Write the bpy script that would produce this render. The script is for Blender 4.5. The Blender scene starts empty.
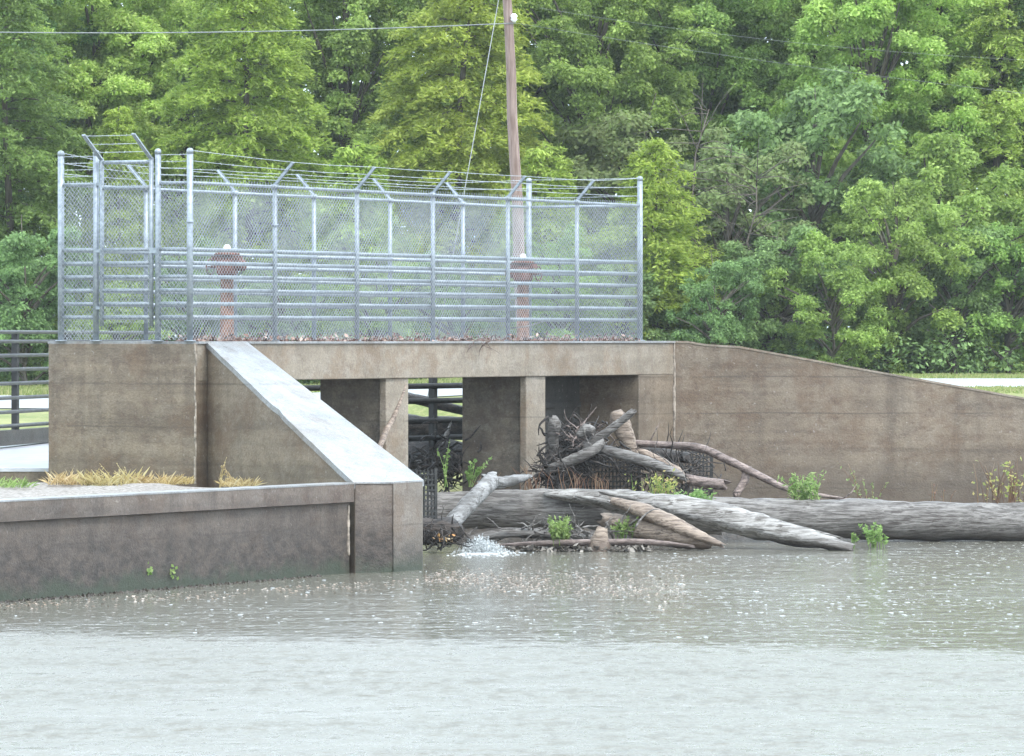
import bpy, math, random
import numpy as np
from mathutils import noise as mno
from mathutils import Vector, Matrix
R = math.radians
random.seed(7); rng = np.random.default_rng(11)
C = bpy.context.scene.collection
sc = bpy.context.scene

# ------------------------------------------------------------------ camera, sky, sun, exposure
F = 5000.0; HZ = 338.0; EYE = 3.3           # focal length in pixels, horizon row, eye height over the water
cam_d = bpy.data.cameras.new('camera'); cam = bpy.data.objects.new('camera', cam_d); C.objects.link(cam)
cam.location = (0, 0, EYE); cam.rotation_euler = (R(90), 0, 0)
cam_d.sensor_width = 36; cam_d.lens = 36*F/1024; cam_d.shift_y = -(378-HZ)/1024
cam_d.clip_start = 0.5; cam_d.clip_end = 3000
sc.camera = cam
world = bpy.data.worlds.new('World'); sc.world = world; world.use_nodes = True
wn = world.node_tree.nodes; wl = world.node_tree.links; wn.clear()
SUN = Vector((0.55, -0.62, 1.15)).normalized()
sky = wn.new('ShaderNodeTexSky'); sky.sky_type = 'NISHITA'; sky.sun_disc = False
sky.sun_elevation = math.asin(SUN.z); sky.sun_rotation = math.atan2(SUN.x, SUN.y)
sky.dust_density = 3.0; sky.air_density = 1.0
hs = wn.new('ShaderNodeHueSaturation'); hs.inputs['Saturation'].default_value = 0.28
bg = wn.new('ShaderNodeBackground'); bg.inputs[1].default_value = 0.15
wo = wn.new('ShaderNodeOutputWorld')
cl = wn.new('ShaderNodeMix'); cl.data_type = 'RGBA'; cl.inputs[0].default_value = .72; cl.inputs[7].default_value = (7.8, 9.4, 11.0, 1)   # even cloud layer
wl.new(sky.outputs[0], hs.inputs['Color']); wl.new(hs.outputs[0], cl.inputs[6]); wl.new(cl.outputs[2], bg.inputs[0]); wl.new(bg.outputs[0], wo.inputs[0])
sd = bpy.data.lights.new('sun', 'SUN'); sd.energy = 1.0; sd.angle = R(25); sd.color = (1, .97, .92)
so = bpy.data.objects.new('sun', sd); C.objects.link(so); so.location = (20, -20, 60)
so.rotation_euler = SUN.to_track_quat('Z', 'Y').to_euler()
sc.view_settings.view_transform = 'Standard'; sc.view_settings.look = 'None'
sc.view_settings.gamma = 1; sc.view_settings.exposure = 1.45
sc.view_settings.use_curve_mapping = False

# ------------------------------------------------------------------ geometry of the site
d = Vector((.476, .88, 0)).normalized()      # along the deck, away to the right
n = Vector((d.y, -d.x, 0))                   # out of the front face
def P(px, py, Y): return Vector(((px-512)/F*Y, Y, EYE-(py-HZ)/F*Y))
def ray_line(o, v, px):                      # parameter where the line o+t*v is seen at column px
    k = (px-512)/F
    return (k*o.y-o.x)/(v.x-k*v.y)
F0 = Vector((-4.766, 74.0, 0))               # front left corner post of the cage
A = F0+n*.12+d*.02                           # front left corner of the platform
WD = 2.62; ZT = 3.25; ZB = 2.66              # platform width, deck top and soffit
def ts(px): return ray_line(A, d, px)
def LP(t, s, z): q = A+d*t+n*s; return Vector((q.x, q.y, z))   # local deck coords (s<0 is under the deck)
C1 = P(355, 573, 70.2); C2 = P(393, 570, 70.45); C3 = P(422, 570, 71.25)
ZL = 1.27                                    # top of the low wall

# ------------------------------------------------------------------ helpers
def lab(o, label=None, cat=None, group=None, kind=None):
    if label: o['label'] = label
    if cat: o['category'] = cat
    if group: o['group'] = group
    if kind: o['kind'] = kind
    return o
def mesh_np(name, V, Q, mat=None, smooth=False):
    V = np.asarray(V, dtype=np.float32); Q = np.asarray(Q, dtype=np.int32)
    me = bpy.data.meshes.new(name); k = Q.shape[1]
    me.vertices.add(len(V)); me.vertices.foreach_set('co', V.ravel())
    me.loops.add(Q.size); me.loops.foreach_set('vertex_index', Q.ravel())
    me.polygons.add(len(Q)); me.polygons.foreach_set('loop_start', np.arange(0, Q.size, k, dtype=np.int32))
    me.polygons.foreach_set('loop_total', np.full(len(Q), k, dtype=np.int32))
    me.update(calc_edges=True)
    if smooth: me.polygons.foreach_set('use_smooth', np.ones(len(Q), dtype=bool))
    if mat: me.materials.append(mat)
    return me
class MB:
    def __init__(s): s.v = []; s.f = []; s.sm = []
    def add(s, vs, fs, smooth=False):
        b = len(s.v); s.v += [tuple(v) for v in vs]
        s.f += [tuple(i+b for i in f) for f in fs]; s.sm += [smooth]*len(fs); return s
    def prism(s, poly, z0, z1):                       # plan polygon, z0/z1 numbers or lists
        m = len(poly); a = z0 if hasattr(z0, '__len__') else [z0]*m; b = z1 if hasattr(z1, '__len__') else [z1]*m
        vs = [(p[0], p[1], a[i]) for i, p in enumerate(poly)]+[(p[0], p[1], b[i]) for i, p in enumerate(poly)]
        fs = [tuple(range(m))[::-1], tuple(range(m, 2*m))]+[(i, (i+1) % m, m+(i+1) % m, m+i) for i in range(m)]
        return s.add(vs, fs)
    def box(s, c, u, v, w):                           # centre and three half vectors
        c = Vector(c); vs = [c+u*a+v*b+w*e for a in (-1, 1) for b in (-1, 1) for e in (-1, 1)]
        return s.add(vs, [(0, 1, 3, 2), (4, 6, 7, 5), (0, 4, 5, 1), (2, 3, 7, 6), (0, 2, 6, 4), (1, 5, 7, 3)])
    def tube(s, pts, rad, k=8, rough=0, cap=True, flat=1.0, sub=1, smooth=True, jag=0):
        pts = [Vector(p) for p in pts]; rad = rad if hasattr(rad, '__len__') else [rad]*len(pts)
        if sub > 1 and len(pts) > 1:                  # Catmull-Rom
            q = []; rr = []
            for i in range(len(pts)-1):
                p0 = pts[max(i-1, 0)]; p1 = pts[i]; p2 = pts[i+1]; p3 = pts[min(i+2, len(pts)-1)]
                for j in range(sub):
                    t = j/sub
                    q.append(.5*((2*p1)+(p2-p0)*t+(2*p0-5*p1+4*p2-p3)*t*t+(3*p1-p0-3*p2+p3)*t**3))
                    rr.append(rad[i]*(1-t)+rad[i+1]*t)
            q.append(pts[-1]); rr.append(rad[-1]); pts, rad = q, rr
        m = len(pts); vs = []; off = [random.uniform(-1, 1) for _ in range(k)]
        T = (pts[1]-pts[0]).normalized(); up = Vector((0, 0, 1)) if abs(T.z) < .9 else Vector((1, 0, 0))
        for i in range(m):
            T = (pts[min(i+1, m-1)]-pts[max(i-1, 0)]).normalized()
            a = T.cross(up).normalized(); b = a.cross(T)
            for j in range(k):
                g = 2*math.pi*j/k; r = rad[i]*(1+rough*(off[j]*.6+random.uniform(-.5, .5)))
                if k >= 12 and rough > .045 and (k < 20 or True) and rad[i] > .05: dq = pts[i]+a*math.cos(g)*r+b*math.sin(g)*r; r *= 1+(.22 if k < 20 else .10)*mno.noise(dq*2.2)+.12*mno.noise(dq*6.5)
                e = T*random.uniform(-jag, jag) if i in (0, m-1) and jag else Vector()
                vs.append(pts[i]+a*math.cos(g)*r+b*math.sin(g)*r*flat+e)
        fs = [(i*k+j, i*k+(j+1) % k, (i+1)*k+(j+1) % k, (i+1)*k+j) for i in range(m-1) for j in range(k)]
        s.add(vs, fs, smooth)
        if cap:
            b0 = len(s.v)-len(vs); s.f += [tuple(b0+j for j in range(k))[::-1], tuple(b0+(m-1)*k+j for j in range(k))]; s.sm += [False]*2
        return s
    def lathe(s, c, prof, k=16, axis=None):
        axis = (axis or Vector((0, 0, 1))).normalized(); c = Vector(c)
        a = axis.orthogonal().normalized(); b = axis.cross(a); vs = []
        for r, z in prof:
            for j in range(k):
                g = 2*math.pi*j/k; vs.append(c+axis*z+(a*math.cos(g)+b*math.sin(g))*r)
        m = len(prof)
        s.add(vs, [(i*k+j, i*k+(j+1) % k, (i+1)*k+(j+1) % k, (i+1)*k+j) for i in range(m-1) for j in range(k)]+[tuple(range(k))[::-1], tuple(range((m-1)*k, m*k))])
        for q in range(len(s.f)-((m-1)*k+2), len(s.f)-2): s.sm[q] = True
        return s
    def build(s, name, mat, parent=None, bevel=0):
        me = bpy.data.meshes.new(name); me.from_pydata(s.v, [], s.f); me.update()
        me.polygons.foreach_set('use_smooth', s.sm)
        me.materials.append(mat); o = bpy.data.objects.new(name, me); C.objects.link(o)
        if parent: o.parent = parent
        if bevel:
            m = o.modifiers.new('bevel', 'BEVEL'); m.width = bevel; m.segments = 2; m.limit_method = 'ANGLE'
        return o
def empty(name, *a, **k):
    o = bpy.data.objects.new(name, None); C.objects.link(o); o.empty_display_size = .2
    return lab(o, *a, **k)

# ------------------------------------------------------------------ materials
class NT:
    def __init__(s, name):
        s.m = bpy.data.materials.new(name); s.m.use_nodes = True; s.t = s.m.node_tree; s.t.nodes.clear()
        s.out = s.n('ShaderNodeOutputMaterial'); s.b = s.n('ShaderNodeBsdfPrincipled'); s.l(s.b.outputs[0], s.out.inputs[0])
        s.pos = s.n('ShaderNodeNewGeometry').outputs['Position']
    def n(s, t): return s.t.nodes.new(t)
    def l(s, a, b): s.t.links.new(a, b)
    def val(s, inp, v):
        if hasattr(v, 'is_output') or isinstance(v, bpy.types.NodeSocket): s.l(v, inp)
        else: inp.default_value = v
    def noise(s, scale, stretch=(1, 1, 1), detail=5, rough=.6, vec=None, out=0):
        mp = s.n('ShaderNodeMapping'); mp.inputs['Scale'].default_value = stretch; s.l(vec or s.pos, mp.inputs[0])
        q = s.n('ShaderNodeTexNoise'); q.inputs['Scale'].default_value = scale; q.inputs['Detail'].default_value = detail
        q.inputs['Roughness'].default_value = rough; s.l(mp.outputs[0], q.inputs[0]); return q.outputs[out]
    def ramp(s, x, stops):
        r = s.n('ShaderNodeValToRGB'); e = r.color_ramp.elements
        while len(e) < len(stops): e.new(.5)
        for i, (p, c) in enumerate(stops):
            e[i].position = p; e[i].color = (c, c, c, 1) if not hasattr(c, '__len__') else (*c, 1)
        s.l(x, r.inputs[0]); return r.outputs[0]
    def mix(s, f, a, b, mode='MIX'):
        m = s.n('ShaderNodeMix'); m.data_type = 'RGBA'; m.blend_type = mode
        s.val(m.inputs[0], f)
        for i, c in ((6, a), (7, b)): s.val(m.inputs[i], (*c, 1) if isinstance(c, tuple) else c)
        return m.outputs[2]
    def math(s, op, a, b=0):
        m = s.n('ShaderNodeMath'); m.operation = op; s.val(m.inputs[0], a); s.val(m.inputs[1], b); return m.outputs[0]
    def xyz(s):
        q = s.n('ShaderNodeSeparateXYZ'); s.l(s.pos, q.inputs[0]); return q.outputs
    def bump(s, h, st, dist=.02):
        b = s.n('ShaderNodeBump'); b.inputs['Strength'].default_value = 1; b.inputs['Distance'].default_value = dist
        s.val(b.inputs['Strength'], st); s.l(h, b.inputs['Height']); s.l(b.outputs[0], s.b.inputs['Normal'])
    def fin(s, col, rough=.7, spec=.5, metal=0):
        s.val(s.b.inputs['Base Color'], (*col, 1) if isinstance(col, tuple) else col)
        s.val(s.b.inputs['Roughness'], rough); s.b.inputs['Specular IOR Level'].default_value = spec
        s.b.inputs['Metallic'].default_value = metal; return s.m

def concrete(name, lo, hi, tide=None, wet=.5, streak=.5, bands=.4, foot=0):
    m = NT(name); dk = tuple(x*.5 for x in lo)
    big = m.noise(.45, detail=7, rough=.65); mid = m.noise(2.6, (1, 1, 1.5), detail=9, rough=.75); fine = m.noise(30, detail=5, rough=.7)
    st = m.noise(1.9, (1, 1, .10), detail=8, rough=.7); bd = m.noise(1.0, (.12, .12, 3.6), detail=6, rough=.6)
    f = m.math('ADD', m.math('MULTIPLY', big, .5), m.math('MULTIPLY', mid, .5))
    c = m.mix(m.ramp(f, [(.40, 0), (.58, 1)]), lo, hi)
    c = m.mix(m.math('MULTIPLY', m.ramp(bd, [(.49, 0), (.60, 1)]), bands), c, tuple(min(1, x*1.22) for x in hi))
    c = m.mix(m.math('MULTIPLY', m.ramp(bd, [(.38, 1), (.47, 0)]), bands), c, dk)
    c = m.mix(m.math('MULTIPLY', m.ramp(st, [(.48, 0), (.64, 1)]), streak), c, dk)
    c = m.mix(m.math('MULTIPLY', m.ramp(m.noise(1.2, detail=8, rough=.7), [(.50, 0), (.60, 1)]), .55), c, (lo[0]*1.02, lo[1]*.80, lo[2]*.62))
    c = m.mix(m.math('MULTIPLY', m.ramp(m.noise(2.2, (1, 1, 1.4), detail=9, rough=.78), [(.50, 0), (.62, 1)]), .50), c, (hi[0]*1.12, hi[1]*1.18, hi[2]*1.28))
    c = m.mix(m.math('MULTIPLY', m.ramp(m.noise(3.3, (1, 1, 1.2), detail=9, rough=.8), [(.53, 0), (.62, 1)]), .55), c, (lo[0]*.72, lo[1]*.60, lo[2]*.58))
    c = m.mix(m.math('MULTIPLY', m.ramp(fine, [(.40, 0), (.62, 1)]), .40), c, dk)
    c = m.mix(m.math('MULTIPLY', m.ramp(m.noise(13, detail=4, rough=.6), [(.66, 0), (.72, 1)]), .35), c, (.42, .38, .34))
    z = m.xyz()[2]
    if foot:
        zz = m.math('ADD', z, m.math('MULTIPLY', m.noise(1.3, detail=8, rough=.7), .8))
        c = m.mix(m.ramp(m.math('SUBTRACT', zz, .9), [(.15, foot), (.95, 0)]), c, dk)
    if tide:
        zz = m.math('ADD', z, m.math('MULTIPLY', m.math('SUBTRACT', m.noise(2.2, detail=9, rough=.75), .5), tide[1]))
        c = m.mix(m.ramp(m.math('DIVIDE', zz, tide[0]), [(.22, .95), (.50, .78), (1.0, 0)]), c, m.mix(m.ramp(m.noise(4.5, (1, 1, 1.6), detail=9, rough=.8), [(.42, 0), (.60, 1)]), tuple(x*.20 for x in lo), tuple(x*.85 for x in lo)))
        c = m.mix(m.math('MULTIPLY', m.ramp(zz, [(.04, .9), (.26, 0)]), 1), c, (.03, .04, .022))
    zn = m.math('ADD', z, m.math('MULTIPLY', m.math('SUBTRACT', m.noise(.8, detail=4), .5), .05))
    for zl in (.66, 1.98, 2.62):
        ln = m.ramp(m.math('ABSOLUTE', m.math('SUBTRACT', zn, zl)), [(.006, .55), (.020, 0)])
        c = m.mix(m.math('MULTIPLY', ln, m.ramp(m.noise(1.1, detail=4), [(.42, 0), (.55, 1)])), c, dk)
    h = m.math('ADD', m.math('MULTIPLY', fine, .5), m.math('MULTIPLY', mid, .7))
    m.bump(h, .8, .03)
    return m.fin(c, m.ramp(mid, [(.3, wet), (.7, wet+.25)]), .5)
M = {}
M['conc'] = concrete('weathered_concrete', (.120, .087, .058), (.224, .174, .121), foot=.6)
M['conc_low'] = concrete('waterline_concrete', (.088, .066, .051), (.165, .130, .104), tide=(1.1, .9), streak=.55)
M['conc_light'] = concrete('pale_concrete', (.185, .148, .105), (.30, .250, .190), streak=.35, bands=.2)
M['conc_top'] = concrete('washed_concrete', (.19, .19, .185), (.31, .31, .305), streak=.2, bands=.0, wet=.25)
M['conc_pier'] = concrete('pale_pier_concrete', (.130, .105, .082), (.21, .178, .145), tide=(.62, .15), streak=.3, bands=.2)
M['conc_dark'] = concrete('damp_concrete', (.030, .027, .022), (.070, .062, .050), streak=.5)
M['conc_side'] = concrete('stained_pier_concrete', (.085, .068, .049), (.25, .205, .15), streak=.55, bands=.2, foot=.5)
def simple(name, a, b, scale, rough=.7, metal=0, stretch=(1, 1, 1), bmp=.3, spec=.5, dist=.01):
    m = NT(name); x = m.noise(scale, stretch); c = m.mix(m.ramp(x, [(.35, 0), (.65, 1)]), a, b)
    if bmp: m.bump(x, bmp, dist)
    return m.fin(c, rough, spec, metal)
M['galv'] = simple('galvanised_steel', (.18, .205, .23), (.30, .335, .365), 14, .45, .35, bmp=0)
M['wire'] = simple('galvanised_wire', (.30, .325, .345), (.42, .445, .465), 5, .5, .2, bmp=0)
M['wire_old'] = simple('weathered_wire', (.16, .17, .17), (.26, .27, .26), 5, .6, .2, bmp=0)
M['rust'] = simple('rusty_iron', (.08, .032, .022), (.19, .08, .055), 9, .8, bmp=.5)
M['rustpaint'] = simple('peeling_orange_paint', (.09, .038, .024), (.27, .14, .085), 11, .7, bmp=.4)
M['white'] = simple('white_plastic', (.62, .63, .62), (.8, .8, .8), 5, .4, bmp=0)
M['darksteel'] = simple('dark_wet_steel', (.010, .010, .009), (.028, .027, .025), 6, .75, .0, bmp=.2)
M['rail'] = simple('grey_painted_rail', (.03, .03, .034), (.065, .065, .07), 6, .5, .0, bmp=0)
M['black'] = simple('black_rubber', (.01, .01, .01), (.02, .02, .02), 6, .6, bmp=0)
M['seal'] = simple('flaking_joint_filler', (.10, .08, .06), (.44, .37, .30), 9, .8, stretch=(1, 1, 1.0), bmp=.4)
M['pole'] = simple('creosote_pole_wood', (.13, .085, .07), (.27, .20, .175), 4, .85, stretch=(6, 6, .4), bmp=.5)
def wood(name, lo, hi, dark, axis=(1.1, 5, 9), moss=0):
    m = NT(name); g = m.noise(2.4, axis, detail=8, rough=.7); b = m.noise(1.6, detail=5); ck = m.noise(3.0, (.55, 5, 11), detail=3)
    c = m.mix(m.ramp(g, [(.42, 0), (.56, 1)]), lo, hi)
    c = m.mix(m.ramp(ck, [(.57, 0), (.61, .9)]), c, dark)
    c = m.mix(m.math('MULTIPLY', m.ramp(b, [(.45, 0), (.7, 1)]), .55), c, dark)
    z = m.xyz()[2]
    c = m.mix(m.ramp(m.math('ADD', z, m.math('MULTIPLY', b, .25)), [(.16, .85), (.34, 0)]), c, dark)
    if moss: c = m.mix(m.math('MULTIPLY', m.ramp(m.noise(3, detail=6), [(.55, 0), (.68, 1)]), moss), c, (.10, .12, .04))
    m.bump(m.math('ADD', g, m.math('MULTIPLY', ck, -.5)), .9, .04)
    return m.fin(c, .6, .5)
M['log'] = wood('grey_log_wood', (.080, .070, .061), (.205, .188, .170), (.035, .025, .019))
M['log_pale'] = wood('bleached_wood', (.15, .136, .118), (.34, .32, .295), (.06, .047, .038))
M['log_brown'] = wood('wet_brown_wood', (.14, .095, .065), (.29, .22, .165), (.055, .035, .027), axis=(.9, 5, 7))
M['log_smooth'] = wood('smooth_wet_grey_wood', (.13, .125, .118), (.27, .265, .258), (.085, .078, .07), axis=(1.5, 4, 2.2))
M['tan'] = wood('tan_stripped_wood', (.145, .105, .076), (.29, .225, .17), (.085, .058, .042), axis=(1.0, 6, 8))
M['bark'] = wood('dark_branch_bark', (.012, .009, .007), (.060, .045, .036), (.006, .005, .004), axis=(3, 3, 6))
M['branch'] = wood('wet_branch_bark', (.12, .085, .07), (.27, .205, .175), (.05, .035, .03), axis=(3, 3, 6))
M['trunk'] = simple('tree_bark', (.05, .04, .03), (.13, .11, .085), 3, .9, stretch=(3, 3, .6), bmp=.6, dist=.03)
def leafmat(name, cols, spread=.25, trans=.58):
    m = NT(name); g = m.n('ShaderNodeNewGeometry'); oi = m.n('ShaderNodeObjectInfo')
    c = m.ramp(g.outputs['Random Per Island'], [(i/(len(cols)-1), k) for i, k in enumerate(cols)])
    big = m.noise(.9, detail=3)
    v = m.n('ShaderNodeHueSaturation'); m.l(c, v.inputs['Color'])
    m.l(m.math('ADD', .5-.016, m.math('MULTIPLY', oi.outputs['Random'], .024)), v.inputs['Hue'])
    m.l(m.math('ADD', 1.12-spread, m.math('MULTIPLY', m.ramp(big, [(.3, 0), (.7, 1)]), 2*spread)), v.inputs['Value'])
    col = v.outputs[0]; m.fin(col, .55, .25)
    tr = m.n('ShaderNodeBsdfTranslucent'); m.l(col, tr.inputs[0]); mx = m.n('ShaderNodeMixShader'); mx.inputs[0].default_value = trans
    m.l(m.b.outputs[0], mx.inputs[1]); m.l(tr.outputs[0], mx.inputs[2]); m.l(mx.outputs[0], m.out.inputs[0]); return m.m
M['leaf'] = leafmat('broad_leaves', [(.14, .22, .055), (.24, .36, .09), (.38, .52, .15)])
M['leaf_bright'] = leafmat('bright_leaves', [(.22, .33, .07), (.36, .49, .12), (.52, .64, .20)])
M['leaf_dark'] = leafmat('dark_leaves', [(.11, .18, .065), (.18, .28, .10), (.29, .42, .16)])
M['leaf_olive'] = leafmat('feathery_olive_needles', [(.18, .26, .045), (.29, .38, .07), (.41, .49, .115)])
M['leaf_dull'] = leafmat('dull_brownish_leaves', [(.15, .18, .07), (.22, .27, .11), (.25, .34, .12)])
M['leaf_moss'] = leafmat('mossy_green_needles', [(.11, .18, .045), (.17, .27, .07), (.26, .37, .11)])
M['herb'] = leafmat('fresh_herb_leaves', [(.11, .19, .05), (.20, .31, .09), (.32, .42, .16)])
M['yellow'] = leafmat('yellowing_leaves', [(.20, .26, .07), (.38, .40, .12), (.42, .34, .14)])
M['straw'] = leafmat('dry_straw', [(.34, .26, .11), (.52, .42, .20), (.62, .54, .32)])
M['reed'] = leafmat('red_brown_stems', [(.13, .065, .045), (.22, .13, .085), (.34, .24, .15)])
M['litter'] = leafmat('brown_leaf_litter', [(.07, .04, .03), (.20, .12, .09), (.42, .32, .26)], trans=.1)
M['float'] = leafmat('floating_pale_leaves', [(.16, .11, .075), (.28, .21, .16), (.42, .37, .32)], trans=.1)
M['splash'] = NT('splash_water').fin((.38, .40, .40), .3)
M['foam'] = simple('white_foam', (.34, .36, .36), (.58, .60, .60), 26, .6, bmp=.5)
def ground_mat():
    m = NT('ground_grass'); a = m.noise(.5, detail=6); b = m.noise(9, detail=6)
    c = m.mix(m.ramp(a, [(.4, 0), (.6, 1)]), (.13, .155, .05), (.22, .225, .09))
    c = m.mix(m.ramp(b, [(.5, 0), (.7, .6)]), c, (.30, .26, .12))
    z = m.xyz()[2]; c = m.mix(m.ramp(z, [(.0, 1), (.9, 0)]), c, (.035, .028, .02))
    m.bump(b, .6, .05); return m.fin(c, .9, .3)
M['ground'] = ground_mat()
M['gravel'] = simple('gravel_and_soil', (.13, .11, .09), (.32, .29, .26), 18, .85, bmp=.9, dist=.04)
M['mud'] = simple('wet_dark_mud', (.022, .017, .013), (.07, .055, .04), 7, .55, bmp=.9, dist=.05)
M['asphalt'] = simple('wet_pale_road', (.30, .30, .31), (.40, .40, .41), 3, .35, bmp=.1, stretch=(1, 1, 1))
M['wetdeck'] = simple('wet_walkway_concrete', (.34, .34, .36), (.46, .46, .48), 3, .3, bmp=.1)

def water_mat():
    m = NT('muddy_rainy_water'); X, Y, Z = m.xyz()
    # ruffled open water starts at an irregular line across the pond
    edge = m.math('ADD', m.math('MULTIPLY', X, -.30), 53.8)
    wob = m.math('MULTIPLY', m.math('SUBTRACT', m.noise(.9, (1, 3, 1), detail=8, rough=.75), .5), 3.2)
    k = m.math('ADD', m.math('SUBTRACT', m.math('ADD', edge, wob), Y), m.math('MULTIPLY', m.math('SUBTRACT', m.noise(3.2, (1.2, .6, 1), detail=4), .5), 4.5))
    op = m.n('ShaderNodeMapRange'); op.inputs[1].default_value = -.9; op.inputs[2].default_value = 1.1
    m.l(k, op.inputs[0]); op = op.outputs[0]
    calm = m.ramp(m.noise(.35, (1, .5, 1), detail=4), [(.42, 0), (.62, 1)])
    gust = m.noise(.55, (.45, .8, 1), detail=7, rough=.7)
    patch = m.ramp(m.noise(.30, (1, .6, 1), detail=5), [(.36, .25), (.60, 1)])
    dash = m.math('MULTIPLY', m.ramp(m.noise(5.0, (1.7, .62, 1), detail=3, rough=.6), [(.56, 0), (.66, 1)]), patch)
    rain = m.math('MULTIPLY', dash, m.math('SUBTRACT', 1, op))
    rip = m.ramp(m.noise(3.4, (1.3, .45, 1), detail=5, rough=.7), [(.41, .42), (.59, 1.15)])
    h1 = m.noise(6.5, (.7, .5, 1), detail=5, rough=.65); h2 = m.noise(1.6, (.55, .8, 1), detail=5, rough=.6)
    h = m.math('ADD', h1, m.math('MULTIPLY', h2, 2.6))
    st = m.math('ADD', m.math('MULTIPLY', m.math('MULTIPLY', op, rip), m.ramp(gust, [(.42, .45), (.57, 1.1)])), m.math('ADD', .16, m.math('ADD', m.math('MULTIPLY', calm, .08), m.math('MULTIPLY', rain, .8))))
    m.bump(h, st, .10)
    rg = m.math('ADD', m.math('MULTIPLY', m.math('MULTIPLY', op, rip), m.ramp(gust, [(.42, .26), (.57, .40)])), m.math('ADD', .09, m.math('MULTIPLY', rain, .30)))
    m.fin((.145, .135, .108), rg, .5)
    m.b.inputs['IOR'].default_value = 1.33; return m.m
M['water'] = water_mat()

# ------------------------------------------------------------------ terrain, water, roads
lw0 = C1-d*22                                # low wall runs back to the left of the frame
def side(p, a, v): return (p[0]-a.x)*v.y-(p[1]-a.y)*v.x      # >0 on the right of direction v
def height(x, y):
    far = 1.9+.4*min(max((x+6)/8, 0), 1)
    s = (x-A.x)*n.x+(y-A.y)*n.y; t = (x-A.x)*d.x+(y-A.y)*d.y
    if y > 97: return far
    up = lambda a, b, z0: z0+(far-z0)*min(max((y-a)/(b-a), 0), 1)
    if s > -1.4:                              # in front of the deck's centre line
        if t > 15: return -1.5 if y < 88.3 else 2.2
        left_of_low = side((x, y), C1, d) < -.25
        if left_of_low and side((x, y), A, (C1-A)) > -.35*0 and y < 90: return 1.10
        if left_of_low and t < 0: return 1.10
        return -1.5
    if t < .6 or (x < -4.6 and y > 84): return up(88, 97, 1.10) if y < 88 else up(88, 97, 1.5)
    if t > 15.0 and x > 1.5: return 2.2
    return up(89, 96, -1.2)
def axis(a, b, fa, fb, st):
    v = list(np.arange(fa, fb+1e-6, st)); lo = [fa-(fa-a)*(i/14)**2.2 for i in range(14, 0, -1)]; hi = [fb+(b-fb)*(i/14)**2.2 for i in range(1, 15)]
    return lo+v+hi
xs = axis(-1500, 1500, -18, 20, .3); ys = axis(-900, 2500, 46, 100, .3)
V = []
for y in ys:
    for x in xs:
        z = height(x, y)
        if abs(x) > 40 or y < 15: z = 1.6+.002*abs(x) if (abs(x) > 60 or y < -25) else z
        V.append((x, y, z))
nx = len(xs); Q = [(j*nx+i, j*nx+i+1, (j+1)*nx+i+1, (j+1)*nx+i) for j in range(len(ys)-1) for i in range(nx-1)]
g = bpy.data.objects.new('ground', mesh_np('ground', V, Q, M['ground'])); C.objects.link(g); lab(g, kind='structure')
def sheet(name, pts, mat, kind='structure', thick=0):
    mb = MB()
    if thick: mb.prism([p[:2] for p in pts], [p[2]-thick for p in pts], [p[2] for p in pts])
    else: mb.add(pts, [tuple(range(len(pts)))])
    return lab(mb.build(name, mat), kind=kind)
sheet('water', [(-70, -30, 0), (70, -30, 0), (70, 96, 0), (-70, 96, 0)], M['water'])
gz = lambda x: 1.9+.4*min(max((x+6)/8, 0), 1)
mb = MB(); xx = [-120, -60, -30, -6, -4, -2, 0, 2, 30, 60, 120]
vs = [(x, 99+.06*x, gz(x)+.02) for x in xx]+[(x, 121+.04*x, gz(x)+.02) for x in xx]
mb.add(vs, [(i, i+1, len(xx)+i+1, len(xx)+i) for i in range(len(xx)-1)]); lab(mb.build('road', M['asphalt']), kind='structure')
# wet walkway at the left, beyond the platform
wk = [Vector((-30, 75.6, 1.33)), Vector((-6.95, 75.6, 1.33)), LP(0, -WD-.02, 1.34), LP(4.2, -WD-.02, 1.42), Vector((-6.6, 88.2, 1.5)), Vector((-30, 88.2, 1.5))]
sheet('walkway', wk, M['wetdeck'], thick=.05)
sheet('walkway_edge', [Vector((p.x, p.y+(.015 if p.y < 76 else 0), p.z-.052)) for p in wk], M['conc'], thick=.30)
# gravel behind the low wall
gb = [lw0+n*-.3, C1+n*-.3, A+n*.02-d*.05, A-n*WD-d*.05, Vector((-30, 75.4, 0)), Vector((-30, 50, 0))]
mb = MB(); N_ = 34; rows = []
W0 = C1-n*.35; 
for i in range(81):
    t = i/80; a = lw0.lerp(W0, t); a = Vector((a.x, a.y, 0))-n*.0
    b = a-n*9 if t < .55 else a-n*9
    rows.append([(a.lerp(b, j/N_)) for j in range(N_+1)])
vs = []; 
for r in rows:
    for p in r: vs.append((p.x, p.y, 1.17+.05*math.sin(p.x*3.1+p.y*1.3)*math.sin(p.y*2.3)+random.uniform(-.012, .012)))
fs = []
for i in range(80):
    for j in range(N_):
        q = [i*(N_+1)+j, (i+1)*(N_+1)+j, (i+1)*(N_+1)+j+1, i*(N_+1)+j+1]
        c = sum((Vector(vs[k]) for k in q), Vector())/4
        tt = (c-A).dot(d); ss = (c-A).dot(n)
        if c.y > 75.4: continue
        if ss < 0 and tt > .2: continue
        if ss >= 0 and side(c, A, (C1-A)) < -.3 and tt > 0: continue
        fs.append(q)
lab(MB().add(vs, fs).build('gravel_bank', M['gravel']), kind='structure')
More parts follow.
